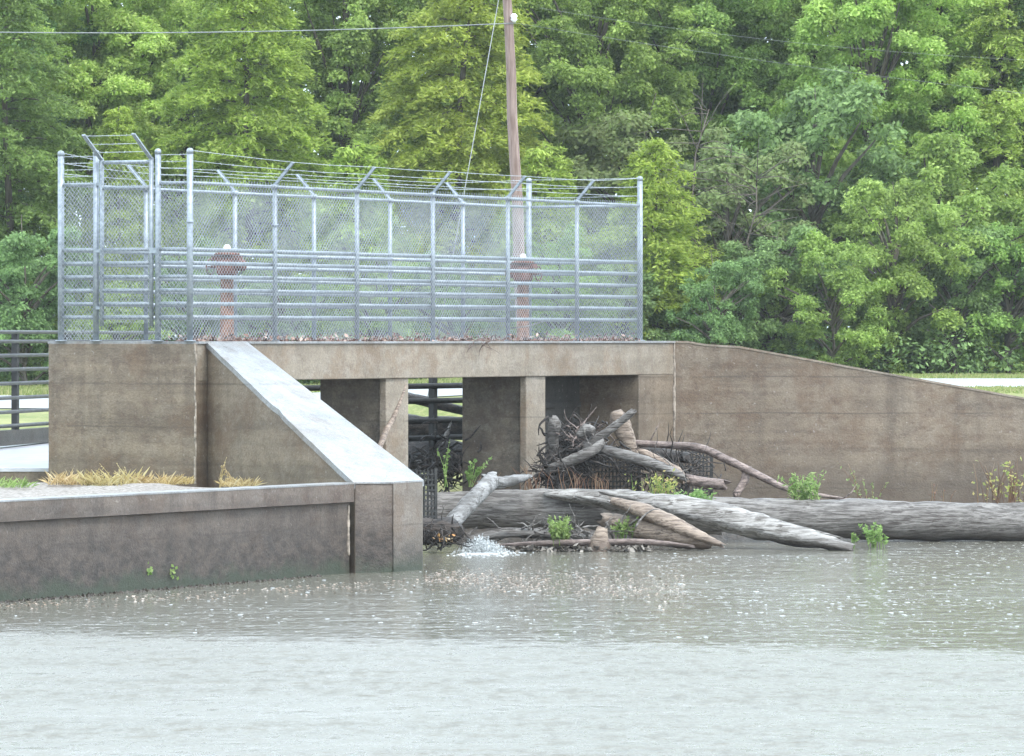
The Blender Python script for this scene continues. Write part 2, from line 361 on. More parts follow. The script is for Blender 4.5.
# dark silt shelf that has built up between the logs and the openings
mb = MB(); vs = []; GX, GY = 70, 12
for i in range(GX+1):
    for j in range(GY+1):
        x = -1.4+i*(14.5/GX); y0 = 79.7 if x < .8 else min(80.9, 79.7+(x-.8)*1.2); y1 = 88.3; y = y0+(y1-y0)*j/GY
        e = min(1, j/2.0, i/3)
        vs.append((x, y, -.35+e*(.62+.12*math.sin(x*2.1+y)+random.uniform(-.05, .05))))
fs = [(i*(GY+1)+j, (i+1)*(GY+1)+j, (i+1)*(GY+1)+j+1, i*(GY+1)+j+1) for i in range(GX) for j in range(GY)]
lab(MB().add(vs, fs).build('silt_bank', M['mud']), kind='structure')

# ------------------------------------------------------------------ the culvert platform
cul = empty('culvert_bridge', 'square concrete culvert platform with three openings under the chain link cage', 'culvert')
def seg(mb, t0, t1, s0, s1, z0, z1):
    return mb.prism([LP(t0, s0, 0)[:2], LP(t1, s0, 0)[:2], LP(t1, s1, 0)[:2], LP(t0, s1, 0)[:2]], z0, z1)
tp = dict(p1a=ts(388), p1b=ts(410), p2a=ts(528), p2b=ts(547), ra=ts(639), rb=ts(674))
seg(MB(), 0, tp['rb'], -WD, 0, ZB, ZT-.03).build('deck_slab', M['conc_light'], cul, .015)
seg(MB(), -.02, tp['rb'], -WD-.02, .03, ZT-.035, ZT).build('deck_top', M['conc_top'], cul)
seg(MB(), .004, 1.25, -WD+.004, -.004, -1, ZB+.002).build('abutment', M['conc'], cul, .012)
# the platform's own end face stands a little proud of the abutment behind it
seg(MB(), -.03, .0, -WD, -.0, .6, ZT-.036).build('end_face', M['conc'], cul, .006)
seg(MB(), tp['ra'], tp['rb'], -WD+.004, -.004, -1, ZB+.002).build('abutment', M['conc'], cul, .012)
for a, b in (('p1a', 'p1b'), ('p2a', 'p2b')):
    seg(MB(), tp[a]+.12, tp[b], -1.32, -.16, -1, ZB+.001).build('pier', M['conc_side'], cul, .02)
    mb = MB(); seg(mb, tp[a], tp[b]+.012, -.155, -.035, -1, ZB+.001)
    mb.build('pier_nose', M['conc_light'], cul, .012)
# steel sluice gate closing the right hand opening, and its guides
for k, (a, b, s) in enumerate(((tp['p2b'], tp['ra'], -1.15),)):
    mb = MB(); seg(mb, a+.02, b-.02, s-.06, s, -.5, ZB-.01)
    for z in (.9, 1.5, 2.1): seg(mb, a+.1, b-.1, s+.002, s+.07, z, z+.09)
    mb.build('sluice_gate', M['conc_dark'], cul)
mb = MB(); seg(mb, tp['p1b'], tp['p2a'], -WD-.3, -WD-.22, 1.0, 1.05)
# joints
def joint(c, u, wdt, z0, z1, name='joint_filler'):
    mb = MB(); z = z0
    while z < z1-.05:
        h = random.uniform(.12, .5); h = min(h, z1-z); w = wdt*random.uniform(.5, 1.25); o = u*random.uniform(-.012, .012)
        mb.box(Vector((c.x, c.y, z+h/2))+o, u*w, Vector((u.y, -u.x, 0))*.012, Vector((0, 0, h/2+.003))); z += h
    return mb.build(name, M['seal'], cul)
jj = LP(.0, .02, 0)-n*.01+Vector((-.035, -.03, 0)); joint(jj, n, .014, 1.15, ZT-.03)
joint(LP(tp['rb']-.01, .012, 0), d, .028, .5, ZT-.02)

# wing walls
ww = empty('wing_wall', 'thick concrete wing wall with bright wet sloping top running down to the low wall', 'wall')
A1 = A+d*.26-n*.0; A2 = A+d*1.32
A1 = Vector((A1.x, A1.y, 0)); A2 = Vector((A2.x, A2.y, 0)); c1 = Vector((C1.x, C1.y, 0)); c3 = Vector((C3.x, C3.y, 0))
poly = [A1+n*.004, c1, c3, A2+n*.004]
MB().prism([p[:2] for p in poly], -1, [ZT-.09, ZL-.09, ZL-.09, ZT-.09]).build('wall_body', M['conc'], ww, .01)
o = (c1-A1).normalized(); ov = Vector((o.y, -o.x, 0)); ov = ov if ov.x < 0 else -ov
poly2 = [A1+n*.004+ov*.03, c1+ov*.03, c3-ov*.03, A2+n*.004-ov*.03]
# sloping coping, with one chipped edge block
mb = MB(); K = 26
for side_ in (0,):
    L = []; Rr = []
    for i in range(K+1):
        t = i/K; a = poly2[0].lerp(poly2[1], t); b = poly2[3].lerp(poly2[2], t); z = ZT+.003+(ZL-ZT)*t
        chip = .035 if i == 13 else random.uniform(0, .008)
        a = a-ov*chip; L.append((a, z)); Rr.append((b, z))
    vs = []
    for (a, z), (b, _) in zip(L, Rr): vs += [(a.x, a.y, z), (b.x, b.y, z), (b.x, b.y, z-.085), (a.x, a.y, z-.085)]
    fs = [(0, 1, 2, 3)[::1], tuple(4*K+j for j in (3, 2, 1, 0))]
    for i in range(K):
        for j in range(4): fs.append((4*i+j, 4*(i+1)+j, 4*(i+1)+(j+1) % 4, 4*i+(j+1) % 4))
    mb.add(vs, fs)
mb.build('coping', M['conc_top'], ww)
# right wing wall, nearly square to the view, top sloping to the right
rw = empty('wing_wall', 'long tapering concrete wing wall right of the cage, behind the right log', 'wall')
B0 = LP(tp['rb']+.03, -.06, 0)
xr = lambda px: (px-512)/F*87.9
prof = [(B0.x, B0.y, ZT-.005), (xr(688), B0.y+.02, ZT-.01), (xr(705), B0.y+.03, ZT-.06), (xr(740), 87.9, 3.15), (xr(870), 87.9, 2.735), (xr(1024), 87.9, 2.25), (xr(1300), 87.9, 1.55), (xr(1800), 87.9, 1.2)]
mb = MB(); mc = MB()
for i in range(len(prof)-1):
    p, q = prof[i], prof[i+1]
    mb.prism([(p[0], p[1]), (q[0], q[1]), (q[0], q[1]+.75), (p[0], p[1]+.75)], -1, [p[2]-.03, q[2]-.03, q[2]-.03, p[2]-.03])
    mc.prism([(p[0], p[1]-.012), (q[0], q[1]-.012), (q[0], q[1]+.76), (p[0], p[1]+.76)], [p[2]-.029, q[2]-.029, q[2]-.029, p[2]-.029], [p[2]+.006, q[2]+.006, q[2]+.006, p[2]+.006])
mb.build('wall_body', M['conc'], rw); mc.build('coping', M['conc_light'], rw)

# low wall along the water with its end pier
low = empty('retaining_wall', 'low concrete retaining wall with a thick lip along the water at the left', 'wall')
def lwp(t, s): q = c1+d*t+n*s; return q
MB().prism([lwp(-22, -.08)[:2], lwp(-.02, -.08)[:2], lwp(-.02, -.42)[:2], lwp(-22, -.42)[:2]], -1, ZL-.28).build('wall_face', M['conc_low'], low)
mb = MB(); N_ = 44
for i in range(N_):
    a = -22+i*(21.98/N_); b = a+21.98/N_-.0; w = .004*math.sin(i*1.7)
    mb.prism([lwp(a, .0)[:2], lwp(b, .0)[:2], lwp(b, -.40)[:2], lwp(a, -.40)[:2]], ZL-.27, ZL-.02)
mb.build('lip', M['conc_low'], low)
MB().prism([lwp(-22, .006)[:2], lwp(-.0, .006)[:2], lwp(-.0, -.36)[:2], lwp(-22, -.36)[:2]], ZL-.021, ZL).build('lip_top', M['conc_top'], low)
c2 = Vector((C2.x, C2.y, 0)); back = c3-Vector((.25, -.7, 0))
MB().prism([c1[:2], c2[:2], c3[:2], (c3.x-.05, c3.y+.01), (c1.x+.05, c1.y+.1)], -1, ZL-.02).build('end_pier', M['conc_low'], low, .012)
MB().prism([(c1+Vector((-.01, -.02, 0)))[:2], (c2+Vector((.0, -.02, 0)))[:2], (c3+Vector((.015, -.01, 0)))[:2], (c3.x-.05, c3.y+.3), (c1.x, c1.y+.3)], ZL-.019, ZL+.004).build('pier_cap', M['conc_top'], low)
mb = MB()
for z in np.arange(.3, 1.0, .1): mb.box(Vector((lwp(-.06, -.075).x, lwp(-.06, -.075).y, z)), d*random.uniform(.012, .035), n*.012, Vector((0, 0, .051)))
mb.build('joint_filler', M['seal'], low)
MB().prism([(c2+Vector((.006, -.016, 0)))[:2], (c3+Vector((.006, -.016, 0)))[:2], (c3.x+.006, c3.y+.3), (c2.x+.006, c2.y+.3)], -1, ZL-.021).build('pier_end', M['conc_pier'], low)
# rubble and algae along the foot of the low wall
st = []
mb = MB()
for i in range(900):
    t = random.uniform(-14, -1); w = random.random()**1.5; q = lwp(t, .02+w*.30*min(1, -t/6)); r = random.uniform(.03, .09)
    vs = [Vector((q.x, q.y, -.02))+Vector((random.uniform(-1, 1), random.uniform(-1, 1), 0))*r for _ in range(5)]
    top = Vector((q.x, q.y, random.uniform(.005, .04)*(1-w*.7)))
    mb.add([*vs, top], [(a, (a+1) % 5, 5) for a in range(5)])
lab(mb.build('rubble', M['mud']), kind='stuff', label='dark algae covered rubble at the foot of the low wall', cat='rubble')

# ------------------------------------------------------------------ chain link cage
cage = empty('chain_link_cage', 'galvanised chain link fence cage with barbed wire arms on the concrete platform', 'fence')
F1 = F0+d*ray_line(F0, d, 640)                         # front right corner
Bk0 = F0-n*ray_line(F0, -n, 61)                        # back left
Bk0 = F0+(-n)*ray_line(F0, -n, 61); Bk1 = F1+(-n)*ray_line(F1, -n, 529)
dB = (Bk1-Bk0).normalized()
RZ = [1.316, 1.115, .91, .71, .51, .31]                # bars above eye level
TOP = 2.30; PT = 2.78
zz = lambda h: EYE+h
up = Vector((0, 0, 1))
def at(p, z): return Vector((p.x, p.y, z))
def post(p, top, r=.045, cap=True, name='post'):
    mb = MB(); mb.lathe(at(p, ZT), [(r, 0), (r, top-ZT)], 10)
    if cap: mb.lathe(at(p, top), [(r*1.06, -.05), (r*1.08, 0), (r*.8, .025), (r*.2, .035)], 10)
    mb.lathe(at(p, ZT), [(r*1.9, 0), (r*1.9, .015)], 10)
    return mb.build(name, M['galv'], cage)
def arm(p, dirv):
    a = at(p, zz(TOP)+.02); b = a+dirv*.33+up*.35; w = dirv.cross(up)*.011
    mb = MB(); mb.lathe(a-up*.05, [(.055, 0), (.055, .07)], 10)
    vec = (b-a)/2; mb.box((a+b)/2, vec, dirv.cross(up)*.028, vec.normalized().cross(dirv.cross(up))*.010)
    mb.box((a+b)/2+dirv.cross(up)*.028, vec, dirv.cross(up)*.004, vec.normalized().cross(dirv.cross(up))*.022)
    mb.build('barb_arm', M['galv'], cage); return a, b
def rails(a, b, zs, r=.028):
    for z in zs: MB().tube([at(a, zz(z)), at(b, zz(z))], r, 8).build('rail', M['galv'], cage)
def mesh_panel(a, b, z0, z1, name='chain_link_mesh', off=.0, parent=None):
    L = (b-a); Ln = L.length; u = L.normalized(); w = Vector((u.y, -u.x, 0)); H = z1-z0; st = .080; mb = MB()
    V = []; Q = []
    def wire(x0, zz0, x1, zz1, o):
        p = a+u*x0+w*o; q = a+u*x1+w*o; p = at(p, z0+zz0); q = at(q, z0+zz1); T = (q-p).normalized(); e1 = T.cross(w).normalized(); r = .0029
        b0 = len(V)
        for c in (p, q):
            for g_ in (0, 2.094, 4.189): V.append(c+(e1*math.cos(g_)+w*math.sin(g_))*r)
        Q.extend([(b0, b0+1, b0+4, b0+3), (b0+1, b0+2, b0+5, b0+4), (b0+2, b0, b0+3, b0+5)])
    k = -H
    while k < Ln:
        x0 = max(k, 0); za = x0-k; x1 = min(k+H, Ln); zb = x1-k
        if x1-x0 > .02:
            wire(x0, za, x1, zb, .004); wire(x0, H-za, x1, H-zb, -.004)
        k += st
    # twisted barbs on the top edge
    x = 0
    while x < Ln:
        for e in (-.012, .012):
            p = at(a+u*x, z1); q = at(a+u*(x+e), z1+.035); b0 = len(V)
            for c in (p, q):
                for g_ in (0, 2.094, 4.189): V.append(c+(u*math.cos(g_)+w*math.sin(g_))*.003)
            Q.extend([(b0, b0+1, b0+4, b0+3), (b0+1, b0+2, b0+5, b0+4), (b0+2, b0, b0+3, b0+5)])
        x += st
    me = mesh_np(name, [tuple(v) for v in V], Q, M['wire']); o = bpy.data.objects.new(name, me); C.objects.link(o); o.parent = parent or cage
    return o
def barbed(pts, parent=cage):                          # sagging strand through points with little barbs
    mb = MB(); P_ = []
    for a, b in zip(pts[:-1], pts[1:]):
        for i in range(8):
            t = i/8; p = a.lerp(b, t); P_.append(p-up*.035*t*(1-t)*(a-b).length/2.5*random.uniform(.7, 1.2))
    P_.append(pts[-1]); mb.tube(P_, .0045, 4, cap=False)
    for a, b in zip(P_[:-1], P_[1:]):
        m = (a+b)/2
        for _ in range(2):
            v = Vector((random.uniform(-1, 1), random.uniform(-1, 1), random.uniform(-1, 1))).normalized()*.022; mb.tube([m-v, m+v], .003, 3, cap=False)
    return mb.build('barbed_wire', M['wire'], parent)
front = [F0]+[F0+d*ray_line(F0, d, px) for px in (275, 357, 433, 508, 577)]+[F1]
backp = [Bk0]+[Bk0+dB*ray_line(Bk0, dB, px) for px in (146, 235, 314, 390, 463)]+[Bk1]
for row, nd in ((front, n), (backp, -n)):
    tips = []
    for i, p in enumerate(row):
        if i in (0, len(row)-1): post(p, zz(PT), .048); tips.append((at(p, zz(TOP)), at(p, zz(PT))))
        else: post(p, zz(TOP)+.02, .036, False); tips.append(arm(p, nd))
    for a, b in zip(row[:-1], row[1:]):
        rails(a, b, [TOP], .024); rails(a+nd*-.05, b+nd*-.05, RZ, .030)
    mesh_panel(row[0]+nd*.045, row[-1]+nd*.045, ZT+.02, zz(TOP)+.03)
    for f in (.35, .68, 1.0): barbed([a.lerp(b, f) for a, b in tips])
# right end
post_m = F1.lerp(Bk1, .5)
rails(F1, Bk1, [TOP], .024); rails(F1, Bk1, RZ, .030); mesh_panel(F1+d*.04, Bk1+d*.04, ZT+.02, zz(TOP)+.03)
for f in (.35, .68, 1.0): barbed([at(F1, zz(TOP)+(PT-TOP)*f), at(Bk1, zz(TOP)+(PT-TOP)*f)])
# left end with the gate
def G(px): return F0-n*ray_line(F0, -n, px)*-1 if False else F0+(-n)*ray_line(F0, -n, px)
g97, g157 = G(96), G(158)
post(g97, zz(PT), .045); post(g157, zz(PT), .045)
for a, b in ((Bk0, g97), (g157, F0)):
    rails(a, b, [TOP], .024); rails(a, b, RZ, .030); mesh_panel(a-d*.04, b-d*.04, ZT+.02, zz(TOP)+.02)
    for z in (2.42, 2.52, 2.62, 2.72): barbed([at(a, zz(z)), at(b, zz(z))])
gate = bpy.data.objects.new('gate', None); C.objects.link(gate); gate.parent = cage
ga, gb_ = G(102.5), G(152)
for k_, p in enumerate((ga, gb_)):
    MB().tube([at(p-d*.02, zz(.18)), at(p-d*.02, zz(2.68))], .034, 8).build('gate_stile', M['galv'], gate)
    a = at(p-d*.02, zz(2.66)); b = a-d*.45+up*.36-n*.03; vec = (b-a)/2; sdv = d.cross(up)
    MB().box((a+b)/2, vec, sdv*.032, vec.normalized().cross(sdv)*.012).build('barb_arm', M['galv'], gate)
for z in (2.62, 2.24, *RZ): MB().tube([at(ga-d*.02, zz(z)), at(gb_-d*.02, zz(z))], .028, 8).build('gate_rail', M['galv'], gate)
mesh_panel(ga-d*.06, gb_-d*.06, zz(.22), zz(2.6), parent=gate)
for f in (.3, .62, .95):
    barbed([at(ga-d*(.02+.45*f), zz(2.66+.36*f)), at(gb_-d*(.02+.45*f), zz(2.66+.36*f))], gate)
for z in (.45, 1.3, 2.3):
    MB().box(at((g97+ga)/2-d*.01, zz(z)), n*.045, d*.03, up*.022).build('hinge', M['galv'], gate)
mb = MB(); mb.box(at((gb_+g157)/2-d*.03, zz(1.3)), n*.07, d*.03, up*.04); mb.build('latch', M['galv'], gate)
for p in front[1:2]+[F0]:
    MB().lathe(at(p, zz(1.72)), [(.055, -.02), (.055, .02)], 10).build('brace_band', M['galv'], cage)

# rusty valve pedestals inside the cage
def valve(px, label, flip=1):
    t = empty('valve_pedestal', label, 'valve'); o_ = F0-n*1.15; p = o_+d*ray_line(o_, d, px); s = 1
    b = at(p, ZT)
    MB().lathe(b, [(.16, 0), (.16, .03), (.11, .04), (.105, .5), (.10, .95), (.13, .97), (.13, 1.02)], 14).build('column', M['rustpaint'], t)
    mb = MB(); mb.lathe(b+up*1.02, [(.14, 0), (.17, .04), (.17, .22), (.13, .26), (.09, .30)], 14)
    mb.lathe(b+up*1.17-n*.02*flip, [(.09, 0), (.09, .28), (.05, .31)], 12, axis=-n*flip)
    mb.box(b+up*1.28, n*.24, d*.07, up*.035); mb.build('gearbox', M['rust'], t)
    MB().lathe(b+up*1.325, [(.20, 0), (.20, .03), (.10, .05)], 14).build('flange', M['rust'], t)
    MB().lathe(b+up*1.37, [(.13, 0), (.13, .04), (.06, .045), (.05, .10), (.025, .12)], 12).build('cap', M['white'], t)
    mb = MB(); h0 = b+up*1.15+n*.17*flip; mb.tube([h0, h0+n*.13*flip], .02, 8)
    for g_ in range(14):
        a1 = 2*math.pi*g_/14; a2 = 2*math.pi*(g_+1)/14; c = h0+n*.13*flip
        mb.tube([c+(d*math.cos(a1)+up*math.sin(a1))*.12, c+(d*math.cos(a2)+up*math.sin(a2))*.12], .012, 6)
    mb.tube([h0+n*.13*flip-d*.12, h0+n*.13*flip+d*.12], .01, 6); mb.build('handwheel', M['rust'], t)
valve(227, 'rusty orange valve pedestal with white cap inside the cage near its gate', -1)
valve(523, 'rusty orange valve pedestal with white cap inside the cage in front of the utility pole', 1)

# ------------------------------------------------------------------ railings
def railing(o_, v, t0, t1, zs, zpost, label, r, pr, beam=None, step=2.2, mat=M['rail']):
    t = empty('railing', label, 'railing')
    for z in zs: MB().tube([at(o_+v*t0, z), at(o_+v*t1, z)], r, 8).build('rail', mat, t)
    k = t0+.3
    while k < t1: 
        MB().box(at(o_+v*k+Vector((v.y, -v.x, 0))*-.06, (zpost[0]+zpost[1])/2), v*pr, Vector((v.y, -v.x, 0))*.05, up*(zpost[1]-zpost[0])/2).build('post', M['darksteel'], t); k += step
    if beam: MB().box(at(o_+v*(t0+t1)/2, (beam[0]+beam[1])/2), v*(t1-t0)/2, Vector((v.y, -v.x, 0))*.10, up*(beam[1]-beam[0])/2).build('kerb_beam', M['conc_dark'], t)
    return t
ro = Vector(((8-512)/F*84, 84, 0)); rv = Vector((.16, .987, 0))
zr = [EYE-x/F*84 for x in (3.5, 17.5, 31.5, 45.5, 60, 74, 88)]
railing(ro, rv, -14, 11, zr+[EYE+.10], (1.5, 3.38), 'grey tubular railing of many bars along the wet walkway left of the platform', .032, .07, (1.50, 1.75), 3.6)
ro2 = LP(4, -WD-1.0, 0)
railing(ro2, d, ray_line(ro2, d, 436)-.3-2*3.2, ray_line(ro2, d, 436)+9, [EYE-.84, EYE-1.10, EYE-1.45, EYE-1.75, EYE-2.05], (.2, 2.6), 'black steel railing seen through the openings under the platform', .05, .07, None, 3.2, M['darksteel'])

# grates
def grate(p0, u, w, z0, z1, label, lean=Vector()):
    t = empty('trash_grate', label, 'grate'); mb = MB(); k = 0
    while k <= w+1e-6:
        mb.box(at(p0+u*k, (z0+z1)/2), u*.012, Vector((u.y, -u.x, 0))*.02, up*(z1-z0)/2); k += .06
    mb.build('bars', M['darksteel'], t); mb = MB(); z = z0+.02
    while z < z1:
        mb.box(at(p0+u*w/2, z), u*w/2, Vector((u.y, -u.x, 0))*.026, up*.012); z += .08
    mb.build('cross_bars', M['darksteel'], t)
    mb = MB()
    for q in (0, w): mb.box(at(p0+u*q, (z0+z1)/2), u*.022, Vector((u.y, -u.x, 0))*.03, up*((z1-z0)/2+.02))
    mb.build('frame', M['darksteel'], t)
uu = Vector((.95, .31, 0)).normalized()
grate(Vector((P(409, 0, 76).x, 76, 0)), uu, .42, P(0, 518, 76).z, P(0, 470, 76).z, 'grey steel grate beside the end pier of the low wall')
grate(P(573, 0, 82.6), Vector((1, .05, 0)).normalized(), 1.1, .35, P(0, 446, 82.6).z, 'dark steel grate under the crossed branches')
grate(P(682, 0, 84), Vector((1, .05, 0)).normalized(), .50, .4, P(0, 450, 84).z, 'small dark grate against the base of the right wing wall')

# ------------------------------------------------------------------ utility pole and wires
YP = 101.0; pb = Vector(((526-512)/F*YP, YP, 2.1)); ptop = Vector(((504-512)/F*YP, YP, EYE+(HZ+70)/F*YP))
pole = empty('utility_pole', 'reddish brown wooden utility pole leaning left behind the cage', 'utility pole')
MB().tube([pb.lerp(ptop, i/10)+Vector((.015*math.sin(i*1.9), 0, 0)) for i in range(11)], [.135-.005*i for i in range(11)], 14, rough=.04).build('shaft', M['pole'], pole)
q = P(514, 22, YP-.12); MB().lathe(q, [(.03, 0), (.07, .05), (.05, .08), (.075, .12), (.03, .17)], 10).build('insulator', M['white'], pole)
def cable(a, b, sag, label, r=.012):
    pts = []
    for i in range(25):
        t = i/24; p = a.lerp(b, t); p.z -= sag*4*t*(1-t); pts.append(p)
    lab(MB().tube(pts, r, 5, cap=False).build('cable', M['wire_old'] if r < .011 else M['wire']), label, 'cable')
tipi = P(516, 23, YP-.12)
cable(tipi, P(-400, 18, YP+2), .25, 'overhead cable running level from the pole to the left', .0109)
cable(tipi, P(1400, 128, YP-6), .2, 'overhead cable dropping from the pole to the right', .0028)
cable(P(540, 8, YP+8), P(1400, 60, YP+8), .5, 'thin upper overhead cable crossing the trees at right', .0024)
gw = P(462, 205, YP-3); gl = P(503, 5, YP)+Vector((0, 0, .6)); gg = gl+(gw-gl)*((gl.z-2.1)/(gl.z-gw.z))
lab(MB().tube([gl, gg], .009, 5).build('guy_wire', M['wire_old']), 'slanting guy wire left of the utility pole', 'guy wire')

# ------------------------------------------------------------------ driftwood
def wood_thing(name, label, cat, pts, rad, mat, group=None, k=12, rough=.12, sub=6, flat=1, jag=.09, twigs=0):
    mb = MB(); mb.tube(pts, rad, k, rough, sub=sub, flat=flat, jag=jag)
    o_ = mb.build(name, mat)
    if twigs:
        tb = MB()
        for _ in range(twigs):
            i = random.randrange(len(pts)-1); a = pts[i].lerp(pts[i+1], random.random()); v = Vector((random.uniform(-1, 1), random.uniform(-.6, .3), random.uniform(-.3, 1))).normalized()
            L_ = random.uniform(.15, .45); tb.tube([a, a+v*L_*.5+Vector((random.uniform(-.05, .05), 0, random.uniform(-.05, .05))), a+v*L_], [.015, .01, .004], 5)
        tb.build('twigs', mat, o_)
    return lab(o_, label, cat, group)
u_ = lambda px, Y: px/F*Y       # pixel radius to metres
G1 = 'driftwood caught against the culvert'
Y1 = 79.6
wood_thing('log', 'thick grey log lying in the water below the middle opening', 'log',
           [P(430, 510, Y1), P(500, 509, Y1), P(570, 508, Y1), P(640, 512, Y1), P(720, 519, Y1)], [.29, .31, .31, .30, .24], M['log'], G1, 22, .05, 8)
wood_thing('log', 'very long grey log reaching the right edge below the wing wall', 'log',
           [P(655, 513, 80.6), P(700, 513, 80.7), P(780, 517, 80.9), P(860, 519, 81), P(950, 521, 81.2), P(1080, 523, 81.6), P(1260, 525, 82)], [.22, .26, .31, .32, .31, .31, .28], M['log'], G1, 22, .05, 8)
wood_thing('log', 'weathered grey splintered log sloping down into the water at centre right', 'log',
           [P(548, 494, 79.3), P(610, 500, 79.0), P(680, 509, 78.6), P(760, 527, 78.2), P(850, 548, 77.6)], [.07, .19, .25, .23, .09], M['log_pale'], G1, 16, .22, 8, .8)
for k_ in range(9):
    a = random.uniform(0, .5)
    x0 = 575+k_*22+random.uniform(-8, 8); y0 = 492+(x0-575)*.165+random.uniform(-4, 5); L0 = random.uniform(50, 120); pts = [P(x0, y0, 78.75), P(x0+L0*.5, y0+L0*.09, 78.6), P(x0+L0, y0+L0*.21, 78.5)]
    wood_thing('splinter', 'long grey wood splinter lying on the sloping weathered log', 'splinter', pts, [.02, .04, .01], M['log_pale'], 'splinters on the weathered log', 7, .3, 6)
wood_thing('split_log', 'tan split log with pointed end lying over the grey log', 'log',
           [P(611, 500, 78.3), P(640, 510, 78.0), P(680, 528, 77.7), P(722, 545, 77.4)], [.05, .14, .15, .04], M['tan'], G1, 14, .16, 10, .8)
wood_thing('split_log', 'brown rounded log half sunk below the tan split log', 'log',
           [P(604, 519, 78.4), P(640, 528, 78.1), P(680, 536, 77.8), P(712, 543, 77.6)], [.10, .18, .20, .10], M['tan'], G1, 14, .16, 10)
wood_thing('log', 'pale grey leaning log with its foot in the water beside the white foam', 'log',
           [P(448, 530, 77.6), P(462, 512, 77.8), P(480, 492, 78.1), P(493, 479, 78.4)], [.14, .135, .13, .12], M['log_smooth'], G1, 14, .08, 8)
wood_thing('log', 'short pale broken wood piece lying above the leaning log', 'log',
           [P(484, 482, 78.9), P(500, 483, 79.0), P(516, 480, 79.0), P(529, 476, 79.1)], [.11, .10, .08, .04], M['log_smooth'], G1, 10, .35, 5)
wood_thing('stump', 'pale upright stump leaning over the pile in the right opening', 'stump',
           [P(633, 458, 82.2), P(626, 437, 82.2), P(619, 420, 82.2), P(616, 411, 82.2)], [.10, .15, .15, .09], M['tan'], G1, 14, .10, 6, jag=.02)
wood_thing('branch', 'straight grey pole pointing up right across the pale stump', 'branch',
           [P(580, 450, 81.6), P(607, 432, 81.5), P(634, 411, 81.4)], [.09, .07, .055], M['log'], G1, 10, .12, 6)
wood_thing('branch', 'long crooked branch arching from the pile down to the right log', 'branch',
           [P(632, 443, 82.6), P(668, 445, 82.5), P(700, 448, 82.3), P(728, 460, 82), P(762, 477, 81.8), P(792, 490, 81.6), P(845, 499, 81.5)], [.06, .06, .075, .07, .065, .05, .02], M['branch'], G1, 10, .15, 6, twigs=5)
wood_thing('branch', 'short curved branch propping the long crooked branch', 'branch',
           [P(746, 470, 82), P(744, 482, 81.9), P(735, 496, 81.8)], [.07, .06, .06], M['branch'], G1, 10, .2, 5)
wood_thing('branch', 'brown log running down right below the pale stump', 'branch',
           [P(602, 450, 81.7), P(634, 458, 81.5), P(668, 470, 81.3), P(684, 478, 81.2)], [.08, .09, .09, .05], M['log'], G1, 12, .12, 6, twigs=3)
wood_thing('branch', 'reddish log lying right behind the brown log in the pile', 'branch',
           [P(640, 452, 82), P(660, 462, 81.8), P(676, 472, 81.5), P(684, 480, 81.4)], [.07, .09, .10, .06], M['log_brown'], G1, 12, .15, 6)
wood_thing('branch', 'thick dark log behind the reddish log', 'branch',
           [P(636, 450, 82.9), P(660, 455, 82.9), P(688, 458, 82.9)], [.11, .12, .10], M['bark'], G1, 12, .1, 5)
wood_thing('branch', 'cut log end lying low before the small grate', 'branch',
           [P(686, 479, 81.6), P(705, 483, 81.5), P(727, 485, 81.4)], [.09, .09, .085], M['branch'], G1, 12, .1, 5)
wood_thing('branch', 'grey limb rising from lower left into the root tangle', 'branch',
           [P(548, 470, 81.4), P(568, 462, 81.3), P(590, 452, 81.2), P(602, 443, 81.3)], [.07, .09, .09, .06], M['log'], G1, 10, .15, 6, twigs=4)
wood_thing('branch', 'pale knotty upright branch at the left of the root tangle', 'branch',
           [P(556, 455, 81.8), P(553, 440, 81.7), P(555, 424, 81.6), P(552, 417, 81.6)], [.06, .08, .10, .05], M['log'], G1, 12, .12, 6, jag=.02)
wood_thing('branch', 'pale knob of wood on top of the root tangle', 'branch',
           [P(578, 436, 81.5), P(586, 430, 81.5), P(594, 432, 81.4)], [.05, .11, .06], M['log'], G1, 12, .12, 6, jag=.02)
wood_thing('stick', 'reddish bare stick leaning against the left pier', 'stick',
           [P(378, 452, 76.8), P(387, 430, 77.6), P(392, 421, 78), P(399, 405, 78.3), P(406, 386, 78.7)], [.045, .05, .045, .03, .012], M['log_brown'], None, 8, .2, 5)
wood_thing('log', 'dark log lying across the channel behind the middle opening', 'log', [P(395, 424, 88.5), P(440, 427, 88.8), P(490, 430, 89.5)], [.20, .21, .2], M['bark'], None, 12, .1, 6)
wood_thing('log', 'lower black wet log stacked under the dark log in the channel', 'log', [P(380, 455, 87.8), P(440, 457, 87.9), P(490, 460, 88.2)], [.27, .28, .27], M['bark'], None, 12, .1, 6)
wood_thing('branch', 'dark sloping branch behind the middle opening above the dark log', 'branch', [P(395, 395, 88), P(432, 403, 88.5), P(490, 418, 89)], [.09, .10, .07], M['bark'], None, 10, .15, 6)
wood_thing('branch', 'pale thin forked stick standing behind the middle opening', 'stick', [P(441, 450, 87), P(446, 436, 87), P(450, 425, 87)], [.03, .05, .02], M['log_pale'], None, 8, .2, 5)
wood_thing('stump', 'small tan stump poking out of the water before the thick grey log', 'stump',
           [P(600, 552, 77.3), P(600, 540, 77.3), P(602, 528, 77.35)], [.19, .15, .09], M['tan'], None, 12, .10, 5, jag=.02)
wood_thing('log', 'low flat piece of sunken timber between the foam and the green plant', 'log',
           [P(470, 540, 77.9), P(510, 533, 78.0), P(560, 536, 78.0), P(610, 540, 77.9)], [.10, .13, .12, .05], M['log'], G1, 10, .2, 6, .6)
